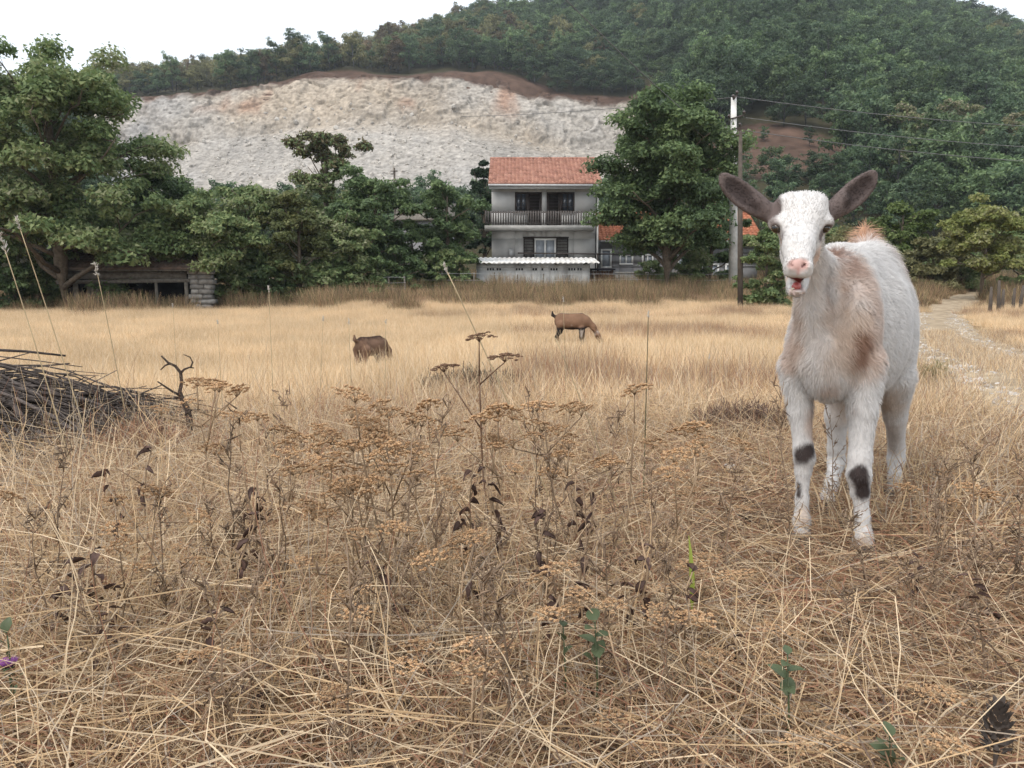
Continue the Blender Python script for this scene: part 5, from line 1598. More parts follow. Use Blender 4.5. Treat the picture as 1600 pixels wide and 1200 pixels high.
# sward beside and between the ruts, and everything near the viewer, as one mesh each
def spread(rs, n, d0, d1, power=1.5, px=(-300, 1900)):
    d = (d0 ** power + rs.rand(n) * (d1 ** power - d0 ** power)) ** (1 / power)
    x = (rs.uniform(px[0], px[1], n) - 800) / F_PX * d
    return x, d
def sheet(name, parts, label, cat):
    o = obj(name, merge(name, parts))
    return tag(o, label, cat, kind='stuff')
def low_here(x, y):
    """how high the sward stands near the viewer: trodden short round the goat"""
    g = np.exp(-(((x - .80) / .75) ** 2 + ((y - 1.65) / .75) ** 2) * 1.1)
    r = sstep(.25, .8, x / np.maximum(y, .3)) * .35
    return np.clip(1 - .92 * g - r * (y < 3), .10, 1)
rs = R_(34)
n = 70000; x, y = spread(rs, n, 1.6, 17, 1.5, (1150, 1900)); m = (np.abs(x - rut_x(y, 0) - .57) < 1.5) & (~on_track(x, y, -.08) | (rs.rand(n) < .12)); x, y = x[m], y[m]; n = len(x)
sheet('track_side_grass', [blades(rs, n, 0, .04, .15, .5, .0022, [GOLD, PALE, BRWN, GREY], p=np.stack([x, y, ground_z(x, y) + .02], -1))], 'thin dry grass on the crown and edges of the track', 'grass')
n = 36000; x, y = spread(rs, n, .35, 3.7); m = ~on_track(x, y); x, y = x[m], y[m]; n = len(x)
lift = rs.uniform(0, .085, n) * low_here(x, y)
sheet('straw_mat', [stems(rs, n, 0, .06, .34, (-8, 22), .00078, [PALE, GOLD, PALE, BRWN, GREY, REDB, BRWN, GOLD, PALE, GOLD], seg=5, bend=.21, p=np.stack([x, y, ground_z(x, y) + lift], -1))], 'tangled mat of trampled straw in the foreground', 'straw')
n = 36000; x, y = spread(rs, n, .25, 3.4)
sheet('plant_litter', [stems(rs, n, 0, .05, .2, (-8, 25), .0014, [UMB, BRWN, REDB, UMB, BRWN * .8], seg=3, bend=.22, p=np.stack([x, y, ground_z(x, y) + rs.uniform(-.005, .03, n)], -1))], 'dark brown plant litter under the foreground straw', 'litter')
n = 60000; x, y = spread(rs, n, .4, 3.9); m = ~on_track(x, y) & (vnoise(x * 5, y * 5, 3) > -.55); x, y = x[m], y[m]; n = len(x)
hs = low_here(x, y) * (.6 + .4 * sstep(.8, 1.3, y)) * (1 + .4 * vnoise(x * 3, y * 3, 8))
sheet('foreground_grass', [blades(rs, n, 0, .05, .20, .6, .0011, [GOLD, PALE, GOLD, GREY, PALE, REDB, BRWN], droop=.5, p=np.stack([x, y, ground_z(x, y)], -1), hs=hs)], 'short dry tufts of grass among the foreground straw', 'grass')
n = 5200; x, y = spread(rs, n, 1.0, 7.5); m = ~on_track(x, y) & (rs.rand(n) < np.clip(browned(x, y) + .25 * (y < 3.2), 0, 1)) & (low_here(x, y) > .55); x, y = x[m], y[m]; n = len(x)
sheet('brown_weeds', [stems(rs, n, 0, .08, .26, (50, 88), .0012, MIXB + [UMB], seg=4, bend=.14, p=np.stack([x, y, ground_z(x, y)], -1))], 'low reddish brown dried weed stalks in belts across the field', 'weeds')
# long single straws lying over the mat, and thin upright stalks
rs = np.random.RandomState(61)
def long_straws(name, n, seed, label, l0, l1, elev, wid, pal, d0, d1, zr, bend, azi=None):
    rs = np.random.RandomState(seed)
    v, f, c = stems(rs, n, 0, l0, l1, elev, wid, pal, seg=7, z0=0, z1=0, bend=bend)
    m = len(v) // n
    if azi is not None:
        # turn each straw about its foot so that most lie along one direction, as when wind and feet press them down
        V = v.reshape(n, m, 3); d = V[:, -1] - V[:, 0]; cur = np.arctan2(d[:, 1], d[:, 0])
        want = rs.normal(azi, .55, n); dl = want - cur
        x_, y_ = V[..., 0].copy(), V[..., 1].copy()
        V[..., 0] = x_ * np.cos(dl)[:, None] - y_ * np.sin(dl)[:, None]; V[..., 1] = x_ * np.sin(dl)[:, None] + y_ * np.cos(dl)[:, None]
        v = V.reshape(-1, 3)
    t = rs.rand(n); d = (d0 ** 1.5 + t * (d1 ** 1.5 - d0 ** 1.5)) ** (1 / 1.5)
    x = (rs.uniform(-250, 1850, n) - 800) / F_PX * d
    off = np.stack([x, d, ground_z(x, d) + rs.uniform(zr[0], zr[1], n) * low_here(x, d)], -1)
    if elev[0] > 40: v = (v.reshape(n, m, 3) * np.maximum(.25, low_here(x, d))[:, None, None]).reshape(-1, 3)
    v = v + np.repeat(off, m, 0)
    return tag(obj(name, new_mesh(name, v, f, MAT_GRASS, False, c)), label, 'straw', kind='stuff')
long_straws('long_straw', 900, 71, 'long pale straws lying criss-cross on the foreground mat', .2, .65, (-3, 16), .00082, [PALE, PALE, GOLD, GREY], .55, 2.3, (.03, .12), .07)
long_straws('long_straw', 260, 72, 'long pale straws fallen all one way in the foreground', .4, .9, (-4, 10), .00095, [PALE, PALE, GOLD], .75, 1.9, (.04, .14), .05, azi=math.radians(205))
long_straws('thin_stalks', 4300, 73, 'thin upright dry stalks standing in the foreground', .13, .38, (50, 88), .00075, [GOLD, PALE, GREY, PALE, REDB, GOLD], .8, 4.2, (0, .01), .10)
# ---------------------------------------------------------------- single plants, brushwood and small things near the viewer
MAT_STEM = mat('dry_stem', (.33, .235, .15), rough=.8, var=.35, vscale=30, objrand=.3)
MAT_FLORET = mat('dried_floret', ramp=[(.28, .16, .082), (.37, .225, .118), (.45, .305, .18), (.22, .125, .074)], island=True, rough=.9, spec=.1, objrand=.25)
MAT_DEADLEAF = mat('withered_leaf', ramp=[(.045, .028, .026), (.085, .052, .042), (.13, .085, .065)], vscale=25, rough=.7, spec=.2, objrand=.3)
MAT_BRUSH = mat('grey_brushwood', (.078, .064, .057), rough=.9, var=.5, vscale=25, objrand=.45, bump=.6, bscale=120)
MAT_GREENLEAF = mat('green_leaf', ramp=[(.055, .075, .035), (.08, .105, .05), (.12, .14, .075)], vscale=30, rough=.5, spec=.35, trans=.2)
def depth_for(py, h):
    """distance at which a plant of height h on the ground has its top at row py"""
    d = 1.5
    for _ in range(8):
        d = float(np.clip((H_CAM - h - float(ground_z(0.0, d, False))) / max(.03, -float(slope(py))), .5, 6))
    return d
def whereabouts(x, d):
    if d < 1.15: return 'in the trampled straw'
    if x > .95 and d < 1.9: return 'beside the white goat'
    if x > .42: return 'before the goat legs'
    if x < -1.05 and d > 1.5: return 'before the brushwood heap'
    if d > 1.75: return 'at the pale field edge'
    return 'between the yarrow stems'
def floret_head(seed, R, n):
    rs = np.random.RandomState(seed)
    bm_v = np.array([(1, 0, 0), (-1, 0, 0), (0, 1, 0), (0, -1, 0), (0, 0, .8), (0, 0, -.8)])
    bm_f = np.array([(0, 2, 4), (2, 1, 4), (1, 3, 4), (3, 0, 4), (2, 0, 5), (1, 2, 5), (3, 1, 5), (0, 3, 5)])
    mb = MB()
    nc = max(3, n // 9)
    for c in range(nc):
        a = c * 2.399; r = R * math.sqrt((c + .3) / nc)
        cc = np.array((r * math.cos(a), r * math.sin(a), -.35 * r * r / R + rs.normal() * .002))
        for k in range(9):
            p = cc + rs.normal(size=3) * np.array((.2, .2, .05)) * R * .8 / math.sqrt(nc / 5)
            s = R * rs.uniform(.05, .10)
            q = bm_v * s * rs.uniform(.7, 1.3, (6, 1))
            mb.add(p + q, bm_f)
    return mb, nc
def yarrow(name, seed, h, heads, label, cat='plant', group=None):
    rs = np.random.RandomState(seed)
    t = thing(name, label, cat, (0, 0, 0), 0, group)
    lean = rs.normal(size=2) * .10
    zc = np.linspace(-.02, h * .8, 6)
    main = np.stack([lean[0] * zc + .004 * rs.normal(size=6).cumsum(), lean[1] * zc + .004 * rs.normal(size=6).cumsum(), zc], -1)
    mb = MB().tube(main, np.linspace(.0022, .0014, 6), 5)
    for k in range(5):     # withered feathery leaves along the stem
        z = rs.uniform(.05, h * .6); b = np.array([np.interp(z, zc, main[:, j]) for j in range(3)])
        a = rs.uniform(0, 6.28); e = b + np.array((math.cos(a), math.sin(a), rs.uniform(-.6, .5))) * rs.uniform(.02, .05)
        mb.tube([b, (b + e) / 2 + (0, 0, .006), e], [.0012, .0018, .0006], 4)
    tops = []
    for k in range(heads):
        z = h * rs.uniform(.5, .8); b = np.array([np.interp(z, zc, main[:, j]) for j in range(3)])
        if k == 0: b = main[-1]
        a = rs.uniform(0, 6.28); sp = (0 if k == 0 else rs.uniform(.03, .085))
        e = np.array((b[0] + sp * math.cos(a), b[1] + sp * math.sin(a), h * (1 if k == 0 else rs.uniform(.82, 1.0))))
        mb.tube([b, b * .4 + e * .6 - (0, 0, .01), e - (0, 0, .018)], [.0014, .0012, .001], 4)
        R = rs.uniform(.018, .031)
        hb, nc = floret_head(seed * 31 + k, R, int(rs.uniform(130, 230)))
        for c in range(min(nc, 8)):     # rays under the head
            a2 = c * 2.399; r = R * math.sqrt((c + .3) / nc)
            mb.tube([e - (0, 0, .018), e + np.array((r * math.cos(a2) * .6, r * math.sin(a2) * .6, -.009)), e + np.array((r * math.cos(a2), r * math.sin(a2), -.35 * r * r / R - .001))], .0006, 3)
        tops.append((e, hb, rs.uniform(-.25, .25, 2)))
    obj('stem', mb.mesh('stem', MAT_STEM, True), t)
    for e, hb, tl in tops:
        obj('flower_head', hb.mesh('flower_head', MAT_FLORET), t, e, (tl[0], tl[1], 0))
    return t
YG = 'dried yarrow plants in the foreground'
YL = 'dried yarrow plant with flat tan flower heads rising from the straw'
spots = [(512, 640, .34), (560, 652, .36), (622, 592, .42), (615, 636, .36), (655, 618, .38), (697, 620, .37), (662, 645, .33), (780, 625, .37), (830, 634, .36), (590, 742, .30), (542, 740, .28), (707, 752, .30), (727, 806, .26),
         (487, 706, .30), (550, 716, .31), (896, 620, .36), (902, 656, .33), (981, 600, .38), (1030, 660, .34), (1080, 652, .33), (410, 632, .36), (330, 590, .37), (300, 600, .36), (430, 640, .33), (525, 918, .18), (1085, 952, .16), (915, 1112, .10),
         (640, 700, .32), (760, 690, .3), (845, 720, .3), (930, 690, .31), (470, 660, .33), (380, 700, .31), (700, 850, .22), (600, 800, .26), (980, 720, .28), (250, 860, .2), (310, 1010, .13), (820, 900, .2), (1250, 1140, .08), (1390, 735, .22), (1510, 660, .3), (1470, 740, .25), (1540, 760, .24), (1180, 790, .16), (1120, 870, .15), (440, 880, .2), (60, 760, .28), (160, 800, .25), (210, 740, .28), (880, 850, .22)]
rs = np.random.RandomState(81)
for k in range(4):
    spots.append((rs.uniform(280, 1130), rs.uniform(620, 800), rs.uniform(.2, .34)))
for k in range(7):
    spots.append((rs.uniform(-20, 1600), rs.uniform(820, 1100), rs.uniform(.08, .2)))
protos = [yarrow('dried_yarrow', 900 + q, .34, hd, YL, group=YG) for q, hd in enumerate((3, 4, 2, 5, 3, 1))]
for i, (px, py, h) in enumerate(spots):
    d = depth_for(py, h)
    x = float(bear(px, py) - 800) / F_PX * d
    if near_goat(np.array([x]), np.array([d]))[0] and d > 1.45: continue
    q = i % 6
    loc = (x, d, float(ground_z(x, d)))
    t = protos[q] if i < 6 else dup(protos[q])
    t['label'] = '%s dried yarrow with %s flat tan flower head%s %s' % ('tall' if h > .33 else ('knee-high' if h > .24 else 'low'), ('three', 'four', 'two', 'five', 'three close', 'one')[q], '' if q == 5 else 's', whereabouts(x, d))
    t.location = loc; t.rotation_euler = (rs.normal() * .08, rs.normal() * .08, rs.uniform(0, 6.28))
    s_ = h / .34
    t.scale = (max(.75, s_ ** .5) * rs.uniform(.85, 1.2),) * 2 + (s_,)
# the darker umbel standing alone before the field
t = yarrow('dried_umbel', 977, .47, 3, 'tall dark brown dried umbel with two thick heads standing alone', group=None)
d = depth_for(522, .47); x = float(bear(764, 522) - 800) / F_PX * d
t.location = (x, d, float(ground_z(x, d))); t.scale = (1.3, 1.3, 1)
for c in t.children: c.data.materials[0] = mat('dark_dried_umbel', (.16, .095, .06), rough=.9, var=.4, vscale=40)

# withered weeds with dark curled leaves
def curled_leaf(seed, L, W):
    rs = np.random.RandomState(seed)
    U, V = np.meshgrid(np.linspace(0, 1, 7), np.linspace(-1, 1, 5), indexing='ij')
    prof = np.sin(np.clip(U, .02, .98) * math.pi) ** .7
    roll = rs.uniform(1.2, 2.4)
    x = W * prof * np.sin(V * roll) / roll; z = W * prof * (1 - np.cos(V * roll)) / roll
    y = L * U; z = z - L * rs.uniform(.2, .7) * U ** 2 + .35 * W * vnoise(U * 4 + seed, V * 2.2, seed)
    return grid_mesh('leaf', x, y, z, MAT_DEADLEAF)
LEAVES = [curled_leaf(k, .045, .02) for k in range(5)]
def withered(seed, h, nl, label, group):
    rs = np.random.RandomState(seed)
    t = thing('withered_weed', label, 'plant', (0, 0, 0), 0, group)
    zc = np.linspace(-.02, h, 6); p = np.stack([.012 * rs.normal(size=6).cumsum(), .012 * rs.normal(size=6).cumsum(), zc], -1)
    mb = MB().tube(p, np.linspace(.0024, .0012, 6), 5)
    for k in range(3):
        z = rs.uniform(.3, .8) * h; b = np.array([np.interp(z, zc, p[:, j]) for j in range(3)])
        e = b + rs.normal(size=3) * np.array((.04, .04, .015)) + (0, 0, .04)
        mb.tube([b, (b + e) / 2, e], [.0014, .001, .0006], 4)
    obj('stem', mb.mesh('stem', MAT_STEM, True), t)
    for k in range(nl):
        z = h * (1 - .5 * k / nl) * rs.uniform(.9, 1); b = [np.interp(z, zc, p[:, j]) for j in range(3)]
        o = obj('leaf', LEAVES[rs.randint(0, 5)], t, b, (rs.uniform(-.9, .6), rs.uniform(-.6, .6), rs.uniform(0, 6.28)))
        o.scale = (rs.uniform(.3, .6),) * 3
    return t
WG_ = 'withered weeds with dark curled leaves'
wl = 'withered weed with dark curled leaves among the straw'
wp_ = [withered(700 + k, .26, n_, wl, WG_) for k, n_ in enumerate((7, 8, 6, 9))]
wspots = [(752, 700, .3), (797, 722, .29), (856, 775, .26), (885, 742, .28), (930, 738, .28), (1052, 800, .24), (1000, 890, .18), (1062, 878, .18), (440, 730, .28), (375, 765, .26), (185, 900, .18), (75, 870, .2), (295, 905, .17), (455, 1060, .1), (905, 878, .18), (862, 886, .18), (120, 950, .15), (100, 840, .2), (1160, 980, .12), (740, 780, .26), (640, 860, .2), (1480, 850, .16), (220, 680, .3), (190, 720, .26), (1590, 900, .15)]
for i, (px, py, h) in enumerate(wspots):
    d = depth_for(py, h); x = float(bear(px, py) - 800) / F_PX * d
    t = wp_[i % 4] if i < 4 else dup(wp_[i % 4])
    t.location = (x, d, float(ground_z(x, d))); t.rotation_euler = (rs.normal() * .1, rs.normal() * .1, rs.uniform(0, 6.28))
    t.scale = (rs.uniform(.8, 1.05),) * 2 + (h / .26,)
    t['label'] = '%s withered weed with %s dark curled leaves %s' % ('tall' if h > .25 else 'low', ('seven', 'eight', 'six', 'nine')[i % 4], whereabouts(x, d))

# branching thin dry stems
def twiggy(seed, h, label, group, m):
    rs = np.random.RandomState(seed)
    mb = MB()
    zc = np.linspace(-.02, h, 7); p = np.stack([.007 * rs.normal(size=7).cumsum(), .007 * rs.normal(size=7).cumsum(), zc], -1)
    mb.tube(p, np.linspace(.0022, .0008, 7), 5)
    for k in range(16):
        z = rs.uniform(.2, .97) * h; b = np.array([np.interp(z, zc, p[:, j]) for j in range(3)])
        a = rs.uniform(0, 6.28); l = h * rs.uniform(.08, .28) * (1.1 - .6 * z / h)
        e = b + np.array((math.cos(a) * .6, math.sin(a) * .6, .8)) * l
        mb.tube([b, (b + e) / 2 + rs.normal(size=3) * .004, e], [.0012, .0009, .0005], 4)
        for q in range(3):
            c = b + (e - b) * rs.uniform(.3, 1)
            mb.tube([c, c + rs.normal(size=3) * .005 + (0, 0, .004), c + rs.normal(size=3) * .008 + (0, 0, .006)], [.0007, .0016, .0005], 4)
    t = thing('branching_weed', label, 'plant', (0, 0, 0), 0, group)
    obj('stem', mb.mesh('stem', m, True), t)
    return t
TGp = 'branching dry weeds in the foreground'
TL = 'thin branching dry weed with tiny withered buds'
MAT_DKSTEM = mat('dark_dry_stem', (.22, .155, .105), rough=.85, var=.35, vscale=30, objrand=.35)
tw_ = [twiggy(800 + k, .36, TL, TGp, MAT_DKSTEM) for k in range(4)]
tspots = [(1250, 575, .40, 1.48), (1415, 700, .3, None), (1455, 760, .26, None), (1555, 690, .33, None), (1585, 700, .3, None), (1360, 800, .2, None), (1440, 850, .2, None), (1510, 820, .2, None), (640, 690, .34, None), (900, 700, .33, None), (1010, 700, .32, None), (360, 640, .36, None),
          (430, 760, .28, None), (60, 700, .32, None), (1130, 700, .3, None), (250, 760, .28, None), (560, 850, .22, None), (1320, 920, .15, None), (1545, 930, .16, None), (760, 850, .2, None), (1315, 660, .30, 1.75), (20, 800, .26, None), (1490, 700, .28, None), (680, 610, .4, None), (850, 610, .38, None), (940, 640, .36, None), (460, 600, .38, None)]
for k in range(24): tspots.append((rs.uniform(150, 1200), rs.uniform(640, 900), rs.uniform(.16, .32), None))
for i, (px, py, h, d) in enumerate(tspots):
    d = d or depth_for(py, h); x = float(bear(px, py) - 800) / F_PX * d
    if i >= 27 and near_goat(np.array([x]), np.array([d]))[0]: continue
    t = tw_[i % 4] if i < 4 else dup(tw_[i % 4])
    t.location = (x, d, float(ground_z(x, d))); t.rotation_euler = (rs.normal() * .09, rs.normal() * .09, rs.uniform(0, 6.28))
    t.scale = (rs.uniform(.7, 1.0),) * 2 + (h / .36,)
    t['label'] = '%s thin branching dry weed with tiny buds %s' % ('tall' if h > .27 else 'low', whereabouts(x, d))

# tall single stalks with seed heads
MAT_STALK = mat('pale_stalk', (.47, .37, .23), rough=.7, var=.25, vscale=20)
MAT_TUFT = mat('pale_seed_tuft', (.56, .52, .46), rough=.9, var=.2, vscale=60)
def stalk(label, top, foot, r=.0016, headlen=.03, m=None, bend=.02):
    top = np.array(top); foot = np.array(foot, float); foot[2] = float(ground_z(foot[0], foot[1])) - .02
    t = thing('grass_stalk', label, 'plant', foot)
    tt = np.linspace(0, 1, 10)[:, None]
    side = np.array((0, 0, 1.0)) * bend
    pts = foot * (1 - tt) + top * tt + side * np.sin(tt * math.pi)
    obj('stem', MB().tube(pts - foot, np.linspace(r * 1.3, r * .7, 10), 5).mesh('stem', m or MAT_STALK, True), t)
    if headlen:
        dv = pts[-1] - pts[-2]; dv /= np.linalg.norm(dv)
        rr = np.random.RandomState(int(abs(top[0]) * 1000) % 997)
        hb = MB()
        for k in range(34):
            q = pts[-1] + dv * headlen * rr.uniform(-.3, 1) - foot
            e = q + (dv * rr.uniform(.2, 1) + rr.normal(size=3) * .45) * headlen * .34
            hb.tube([q, (q + e) / 2, e], [.0006, .0012, .0003], 3)
        obj('seed_head', hb.mesh('seed_head', MAT_TUFT), t)
    return t
stalk('tall pale stalk with whitish tuft rising before the airy tree', P(31, 356, 2.3), P(150, 700, 2.45))
stalk('tall pale stalk with torn whitish tuft beside the other tall one', P(8, 391, 2.1), P(118, 690, 2.2), headlen=.045)
stalk('leaning pale stalk with whitish tuft in front of the shed opening', P(152, 427, 2.6), P(205, 650, 2.75))
stalk('long slanting pale stalk crossing in front of the field and lone umbel', P(699, 425, 1.75), P(880, 740, 1.85), r=.0017, headlen=.018, bend=.012)
stalk('slanting pale stalk below the black bellied goat', P(868, 528, 1.6), P(985, 735, 1.75), r=.0014, headlen=0)
stalk('upright dark green stalk with knotted top in the middle of the field', P(1013, 494, 1.9), P(1006, 742, 1.92), r=.0015, headlen=.012, m=mat('green_brown_stalk', (.12, .11, .06), rough=.8, var=.3, vscale=25), bend=0)
for k, (a, b, c_, e) in enumerate(((420, 455, 428, 640), (1318, 480, 1322, 700), (545, 505, 552, 680), (603, 505, 600, 690), (1108, 560, 1100, 760), (880, 470, 886, 700), (340, 505, 350, 690), (505, 500, 498, 690), (1460, 560, 1452, 770), (270, 480, 282, 680))):
    stalk('thin pale grass stalk with small tuft standing above the field grass', P(a, b, 2.4 + .1 * k), P(c_, e, 2.5 + .1 * k), r=.0011, headlen=.014)
    bpy.context.view_layer.update()
for o in [o for o in COL.objects if o.name.startswith('grass_stalk') and o.get('label', '').startswith('thin pale')]:
    o['group'] = 'thin pale stalks above the field grass'

# brushwood pile
bp0 = np.array((-2.05, 2.75, float(ground_z(-2.0, 2.75))))
pile = thing('brushwood_pile', 'heap of grey cut branches lying in the dry grass', 'brushwood', bp0)
rs = np.random.RandomState(55)
def pile_top(x): return np.interp(x, [-3.2, -2.6, -2.1, -1.83, -1.62, -1.45, -1.30, -1.18], [.08, .24, .285, .275, .215, .14, .07, .02])
for k in range(210):
    L_ = rs.uniform(.5, 1.4); x0 = rs.uniform(-3.0, -1.75); x1 = min(x0 + L_, -1.18 - rs.uniform(0, .22))
    lay = rs.uniform(.05, 1) ** .6
    yy_ = 2.78 + rs.uniform(-.42, .42) * (1.15 - .6 * lay); dy = rs.normal() * .24
    n_ = 8
    xx = np.linspace(x0, x1, n_); t_ = np.linspace(0, 1, n_)
    z = pile_top(xx) * lay * (.92 + .08 * math.sin(k)) + .03 * rs.normal(size=n_).cumsum() * .5 + .02 + .05 * rs.normal() * (t_ - .5)
    z = np.maximum(z, .015); y = yy_ + dy * t_ + .012 * rs.normal(size=n_).cumsum()
    r0 = (.003 + .009 * rs.rand() ** 1.8) * (1.1 if lay > .8 else .9)
    gz = ground_z(xx, y)
    pts = np.stack([xx, y, z + gz], -1)
    mb = MB().tube(pts - bp0, np.linspace(r0, r0 * .45, n_) * rs.uniform(.85, 1.15, n_), 6)
    if rs.rand() < .5:
        i_ = rs.randint(2, 6); e = pts[i_] + np.array((rs.uniform(.05, .18), rs.normal() * .06, rs.uniform(-.02, .08)))
        mb.tube([pts[i_] - bp0, (pts[i_] + e) / 2 - bp0, e - bp0], [r0 * .5, r0 * .35, .0015], 4)
    obj('branch', mb.mesh('branch', MAT_BRUSH, True), pile)
tv = MB()
for k in range(420):
    x0 = rs.uniform(-2.9, -1.2); y0 = 2.75 + rs.uniform(-.5, .45); z0 = pile_top(x0) * rs.uniform(0, .95) + float(ground_z(x0, y0))
    a = rs.normal(0, .6); l = rs.uniform(.12, .4)
    p0 = np.array((x0, y0, z0 + .02)); p1 = p0 + np.array((math.cos(a) * l, math.sin(a) * l * .5, -.12 * l + rs.normal() * .05))
    p1[2] = max(p1[2], float(ground_z(p1[0], p1[1])) + .01)
    tv.tube([p0 - bp0, (p0 + p1) / 2 - bp0 + rs.normal(size=3) * .012, p1 - bp0], [.0028, .002, .001], 4)
tag(obj('twigs', tv.mesh('twigs', MAT_BRUSH), pile), kind='stuff')

# forked dead branch stuck in the ground
d = 2.62
db = P(297, 668, d); db[2] = float(ground_z(db[0], d)) - .02
dead = thing('dead_branch', 'forked bare dark branch sticking up out of the dry grass', 'branch', db)
def pl(pts): return [P(a, b, d + c) - db for a, b, c in pts]
m_ = mat('dark_dead_wood', (.085, .062, .05), rough=.9, var=.5, vscale=40, bump=.8, bscale=150)
obj('main_limb', MB().tube([np.zeros(3)] + pl([(296, 655, 0), (293, 640, .01), (285, 624, 0), (281, 612, 0), (284, 597, .01), (282, 582, 0), (274, 572, 0), (263, 567, -.01), (252, 556, -.02)]), [.010, .011, .010, .0085, .0065, .006, .0055, .005, .004, .003], 7).mesh('limb', m_, True), dead)
for pts, r0 in (([(282, 583, 0), (288, 577, .01), (296, 574, .03), (303, 575, .04)], .006), ([(298, 574, .03), (301, 566, .04), (297, 558, .04), (287, 554, .04)], .0045), ([(282, 618, 0), (270, 612, -.02), (258, 604, -.03), (246, 596, -.04)], .007),
                ([(281, 621, 0), (268, 622, -.02), (249, 624, -.04)], .006), ([(266, 568, 0), (258, 571, .0), (251, 578, .01)], .005), ([(290, 648, 0), (300, 640, -.02), (312, 640, -.03)], .006)):
    obj('side_limb', MB().tube(pl(pts), np.linspace(r0 * .75, r0 * .35, len(pts)), 6).mesh('limb', m_, True), dead)

# cushions and hummocks
def cushion(name, label, px, py, wpx, hpx, d, pal, n, seed, wid=.0018):
    rs = np.random.RandomState(seed)
    c = P(px, py, d); c[2] = float(ground_z(c[0], d))
    w = wpx * d / F_PX / 2; h = hpx * d / F_PX
    a = rs.uniform(0, 6.28, n); r = np.sqrt(rs.rand(n)) * .95
    x, y = w * r * np.cos(a), w * .6 * r * np.sin(a)
    top = h * np.sqrt(np.maximum(.04, 1 - r ** 2)) * (1 + .25 * vnoise(x * 14, y * 14, 1))
    mb_v, mb_f, mb_c, o = [], [], [], 0
    v, f, cc = stems(rs, n, 0, .05, .09, (20, 88), wid, pal, seg=3, z0=0, z1=0, bend=.3)
    m = len(v) // n
    off = np.stack([x, y, top * rs.uniform(.1, .85, n)], -1)
    t = thing(name, label, 'plant', c)
    obj('twigs', new_mesh('twigs', v + np.repeat(off, m, 0), f, MAT_GRASS, False, cc), t)
cushion('dry_cushion_plant', 'low dark purple brown cushion of dead twigs near the goat', 1160, 712, 165, 36, 2.95, [np.array((.10, .06, .055)), np.array((.15, .09, .075)), UMB], 2600, 1)
cushion('grass_hummock', 'dark weathered hummock of old grass below the lone umbel', 745, 606, 190, 30, 4.6, [UMB, np.array((.13, .115, .075)), BRWN, np.array((.09, .085, .06))], 2400, 2, .003)
cushion('grass_hummock', 'small yellowish green hummock beside the goat rump', 1460, 585, 50, 34, 5.2, [GOLD, GRNY, PALE, GRNY * 1.4], 700, 3, .002)
cushion('grass_hummock', 'reddish tangle of dead weed at the end of the brushwood heap', 225, 700, 130, 52, 2.5, [REDB, np.array((.13, .075, .06)), BRWN], 1500, 4, .0018)

# pale stones
MAT_PALESTONE = mat('pale_stone', (.56, .55, .53), rough=.9, var=.2, vscale=25, bump=.4, bscale=60)
for k, (px, py, s_, d, lab) in enumerate(((562, 646, .028, 2.9, 'white stone lying behind the yarrow heads'), (1205, 745, .022, 2.35, 'pale stone by the dark cushion plant'), (1150, 742, .03, 2.3, 'pale stone half sunk beside the cushion plant'), (182, 556, .035, 7.4, 'pale stone in the open grass behind the brushwood'), (1560, 676, .03, 3.4, 'white stone fallen beside the track rut'))):
    x = PX(px, d)
    o = obj('stone', rock_mesh('stone', 60 + k, MAT_PALESTONE, s=s_ * .75, flat=.5), None, (x, d, float(ground_z(x, d)) + s_ * .4 + (.07 if k in (0, 3) else .02)))
    tag(o, lab, 'stone', 'pale stones in the grass')

# green sprigs, thistle, seed head
def leaf_mesh(L, W, m, curl=.3):
    U, V = np.meshgrid(np.linspace(0, 1, 6), np.linspace(-1, 1, 5), indexing='ij')
    pr = np.sin(np.clip(U, .0, 1) ** .8 * math.pi * .97 + .03) ** .8
    return grid_mesh('leaf', W * pr * V, L * U, curl * L * (U * (1 - U)) + .25 * W * pr * np.abs(V), m)
GL = leaf_mesh(.03, .011, MAT_GREENLEAF)
def sprig(label, px, py, h, n_, seed, sc=1.0, d=None):
    rs = np.random.RandomState(seed)
    d = d or depth_for(py, h); x = float(bear(px, py) - 800) / F_PX * d
    t = thing('green_sprig', label, 'plant', (x, d, float(ground_z(x, d))), 0)
    obj('stem', MB().tube([(0, 0, -.01), (.004, 0, h * .5), (0, .003, h)], [.0016, .0013, .0008], 5).mesh('stem', MAT_GREENLEAF, True), t)
    for k in range(n_):
        o = obj('leaf', GL, t, (0, 0, h * (1 - .4 * k / n_)), (rs.uniform(-.2, 1.0), rs.uniform(-.3, .3), k * 2.4))
        o.scale = (sc * rs.uniform(.45, .85),) * 3
sprig('sprig of grey green leaves among the straw below the goat', 1232, 1020, .15, 6, 1, 1.2)
sprig('spreading sprig of dull green leaves in the straw', 930, 968, .16, 7, 2, 1.25)
sprig('low green sprig near the blackened seed head', 1392, 1150, .10, 6, 3, 1.1)
sprig('green leaves beside the purple thistle', 8, 985, .15, 4, 4, .8)
sprig('small sprig with oval green leaves in the trampled straw', 880, 975, .14, 3, 5, 1.0)
d = depth_for(835, .2); x = float(bear(1084, 835) - 800) / F_PX * d
t = thing('fresh_grass', 'single fresh yellow green grass blade among the straw', 'grass', (x, d, float(ground_z(x, d))))
o = obj('blade', leaf_mesh(.12, .0045, mat('fresh_blade', (.30, .36, .07), rough=.5, trans=.3), .15), t, (0, 0, .08), (1.45, 0, .3))
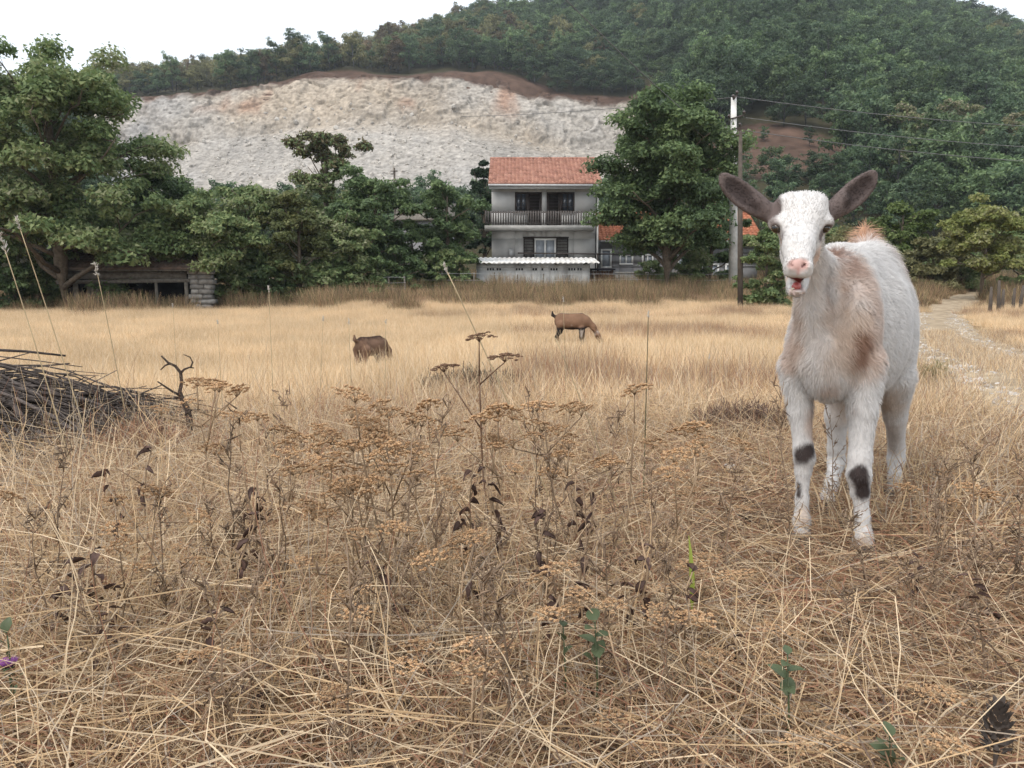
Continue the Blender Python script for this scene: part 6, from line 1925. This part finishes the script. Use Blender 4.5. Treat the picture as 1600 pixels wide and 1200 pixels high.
# thistle
d = depth_for(1026, .115); x = float(bear(12, 1026) - 800) / F_PX * d
t = thing('thistle', 'thistle with one purple flower and spiny grey green leaves', 'flower', (x, d, float(ground_z(x, d))))
t.scale = (.62, .62, .68)
MAT_THIS = mat('thistle_green', (.10, .125, .07), rough=.7, var=.3, vscale=40)
obj('stem', MB().tube([(0, 0, -.02), (.004, .002, .07), (0, 0, .145)], [.0026, .0022, .0018], 6).mesh('stem', MAT_THIS, True), t)
mb = MB().tube([(0, 0, .138), (0, 0, .143), (0, 0, .150), (0, 0, .156), (0, 0, .158)], [.003, .0085, .0095, .007, .005], 10)
rs = np.random.RandomState(8)
for k in range(40):
    a = k * 2.399; z = .14 + .016 * k / 40; q = np.array((math.cos(a), math.sin(a), 0))
    mb.tube([q * .0085 + (0, 0, z), q * .0125 + (0, 0, z + .002)], [.0012, .0003], 3)
bud = obj('bud', mb.mesh('bud', MAT_THIS), t)
mb = MB()
for k in range(150):
    a = k * 2.399; r = .0075 * math.sqrt(k / 150)
    q = np.array((math.cos(a), math.sin(a), 0)); b = q * r + (0, 0, .155)
    e = b + q * (.004 + r * .9) + (0, 0, .016 - r * .4) + rs.normal(size=3) * .0008
    mb.tube([b, (b + e) / 2, e], [.0006, .0007, .0003], 3)
obj('petals', mb.mesh('petals', mat('thistle_purple', (.42, .16, .46), rough=.6, var=.2, vscale=80, trans=.2)), t)
for k in range(6):
    o = obj('leaf', GL if k > 20 else leaf_mesh(.045, .008, MAT_THIS, .4), t, (0, 0, .03 + .017 * k), (.5 + .1 * (k % 3), 0, k * 2.2))
# blackened seed head
d = depth_for(1095, .13); x = float(bear(1562, 1095) - 800) / F_PX * d
t = thing('seed_head', 'blackened scaly dry seed head standing in the straw', 'plant', (x, d, float(ground_z(x, d))))
MAT_BLK = mat('blackened_scale', (.085, .068, .058), rough=.85, var=.4, vscale=60, objrand=.2)
obj('stem', MB().tube([(0, 0, -.02), (.003, 0, .04), (0, 0, .08)], .0028, 6).mesh('stem', MAT_BLK, True), t)
sc_ = leaf_mesh(.012, .004, MAT_BLK, .2)
for k in range(64):
    f_ = k / 64; a = k * 2.399; r = .017 * math.sin(math.pi * (f_ * .85 + .1)) ** .7
    o = obj('scale', sc_, t, (r * .6 * math.cos(a), r * .6 * math.sin(a), .07 + .055 * f_), (.55 + .7 * f_, 0, a - math.pi / 2))
# ---------------------------------------------------------------- air: thin haze between here and the hill
hz = MB().box(-1300, 1300, -110, 640, -2.5, 185)
hm_ = bpy.data.materials.new('haze_air')
hm_.use_nodes = True
hm_.node_tree.nodes.clear()
_pv = hm_.node_tree.nodes.new('ShaderNodeVolumePrincipled')
_pv.inputs['Color'].default_value = (.86, .93, 1.0, 1)
_pv.inputs['Density'].default_value = 0.00028
_pv.inputs['Anisotropy'].default_value = 0.2
_mo = hm_.node_tree.nodes.new('ShaderNodeOutputMaterial')
hm_.node_tree.links.new(_pv.outputs[0], _mo.inputs['Volume'])
tag(obj('haze', hz.mesh('haze', hm_)), 'thin pale haze in the air before the hill', 'haze', kind='stuff')
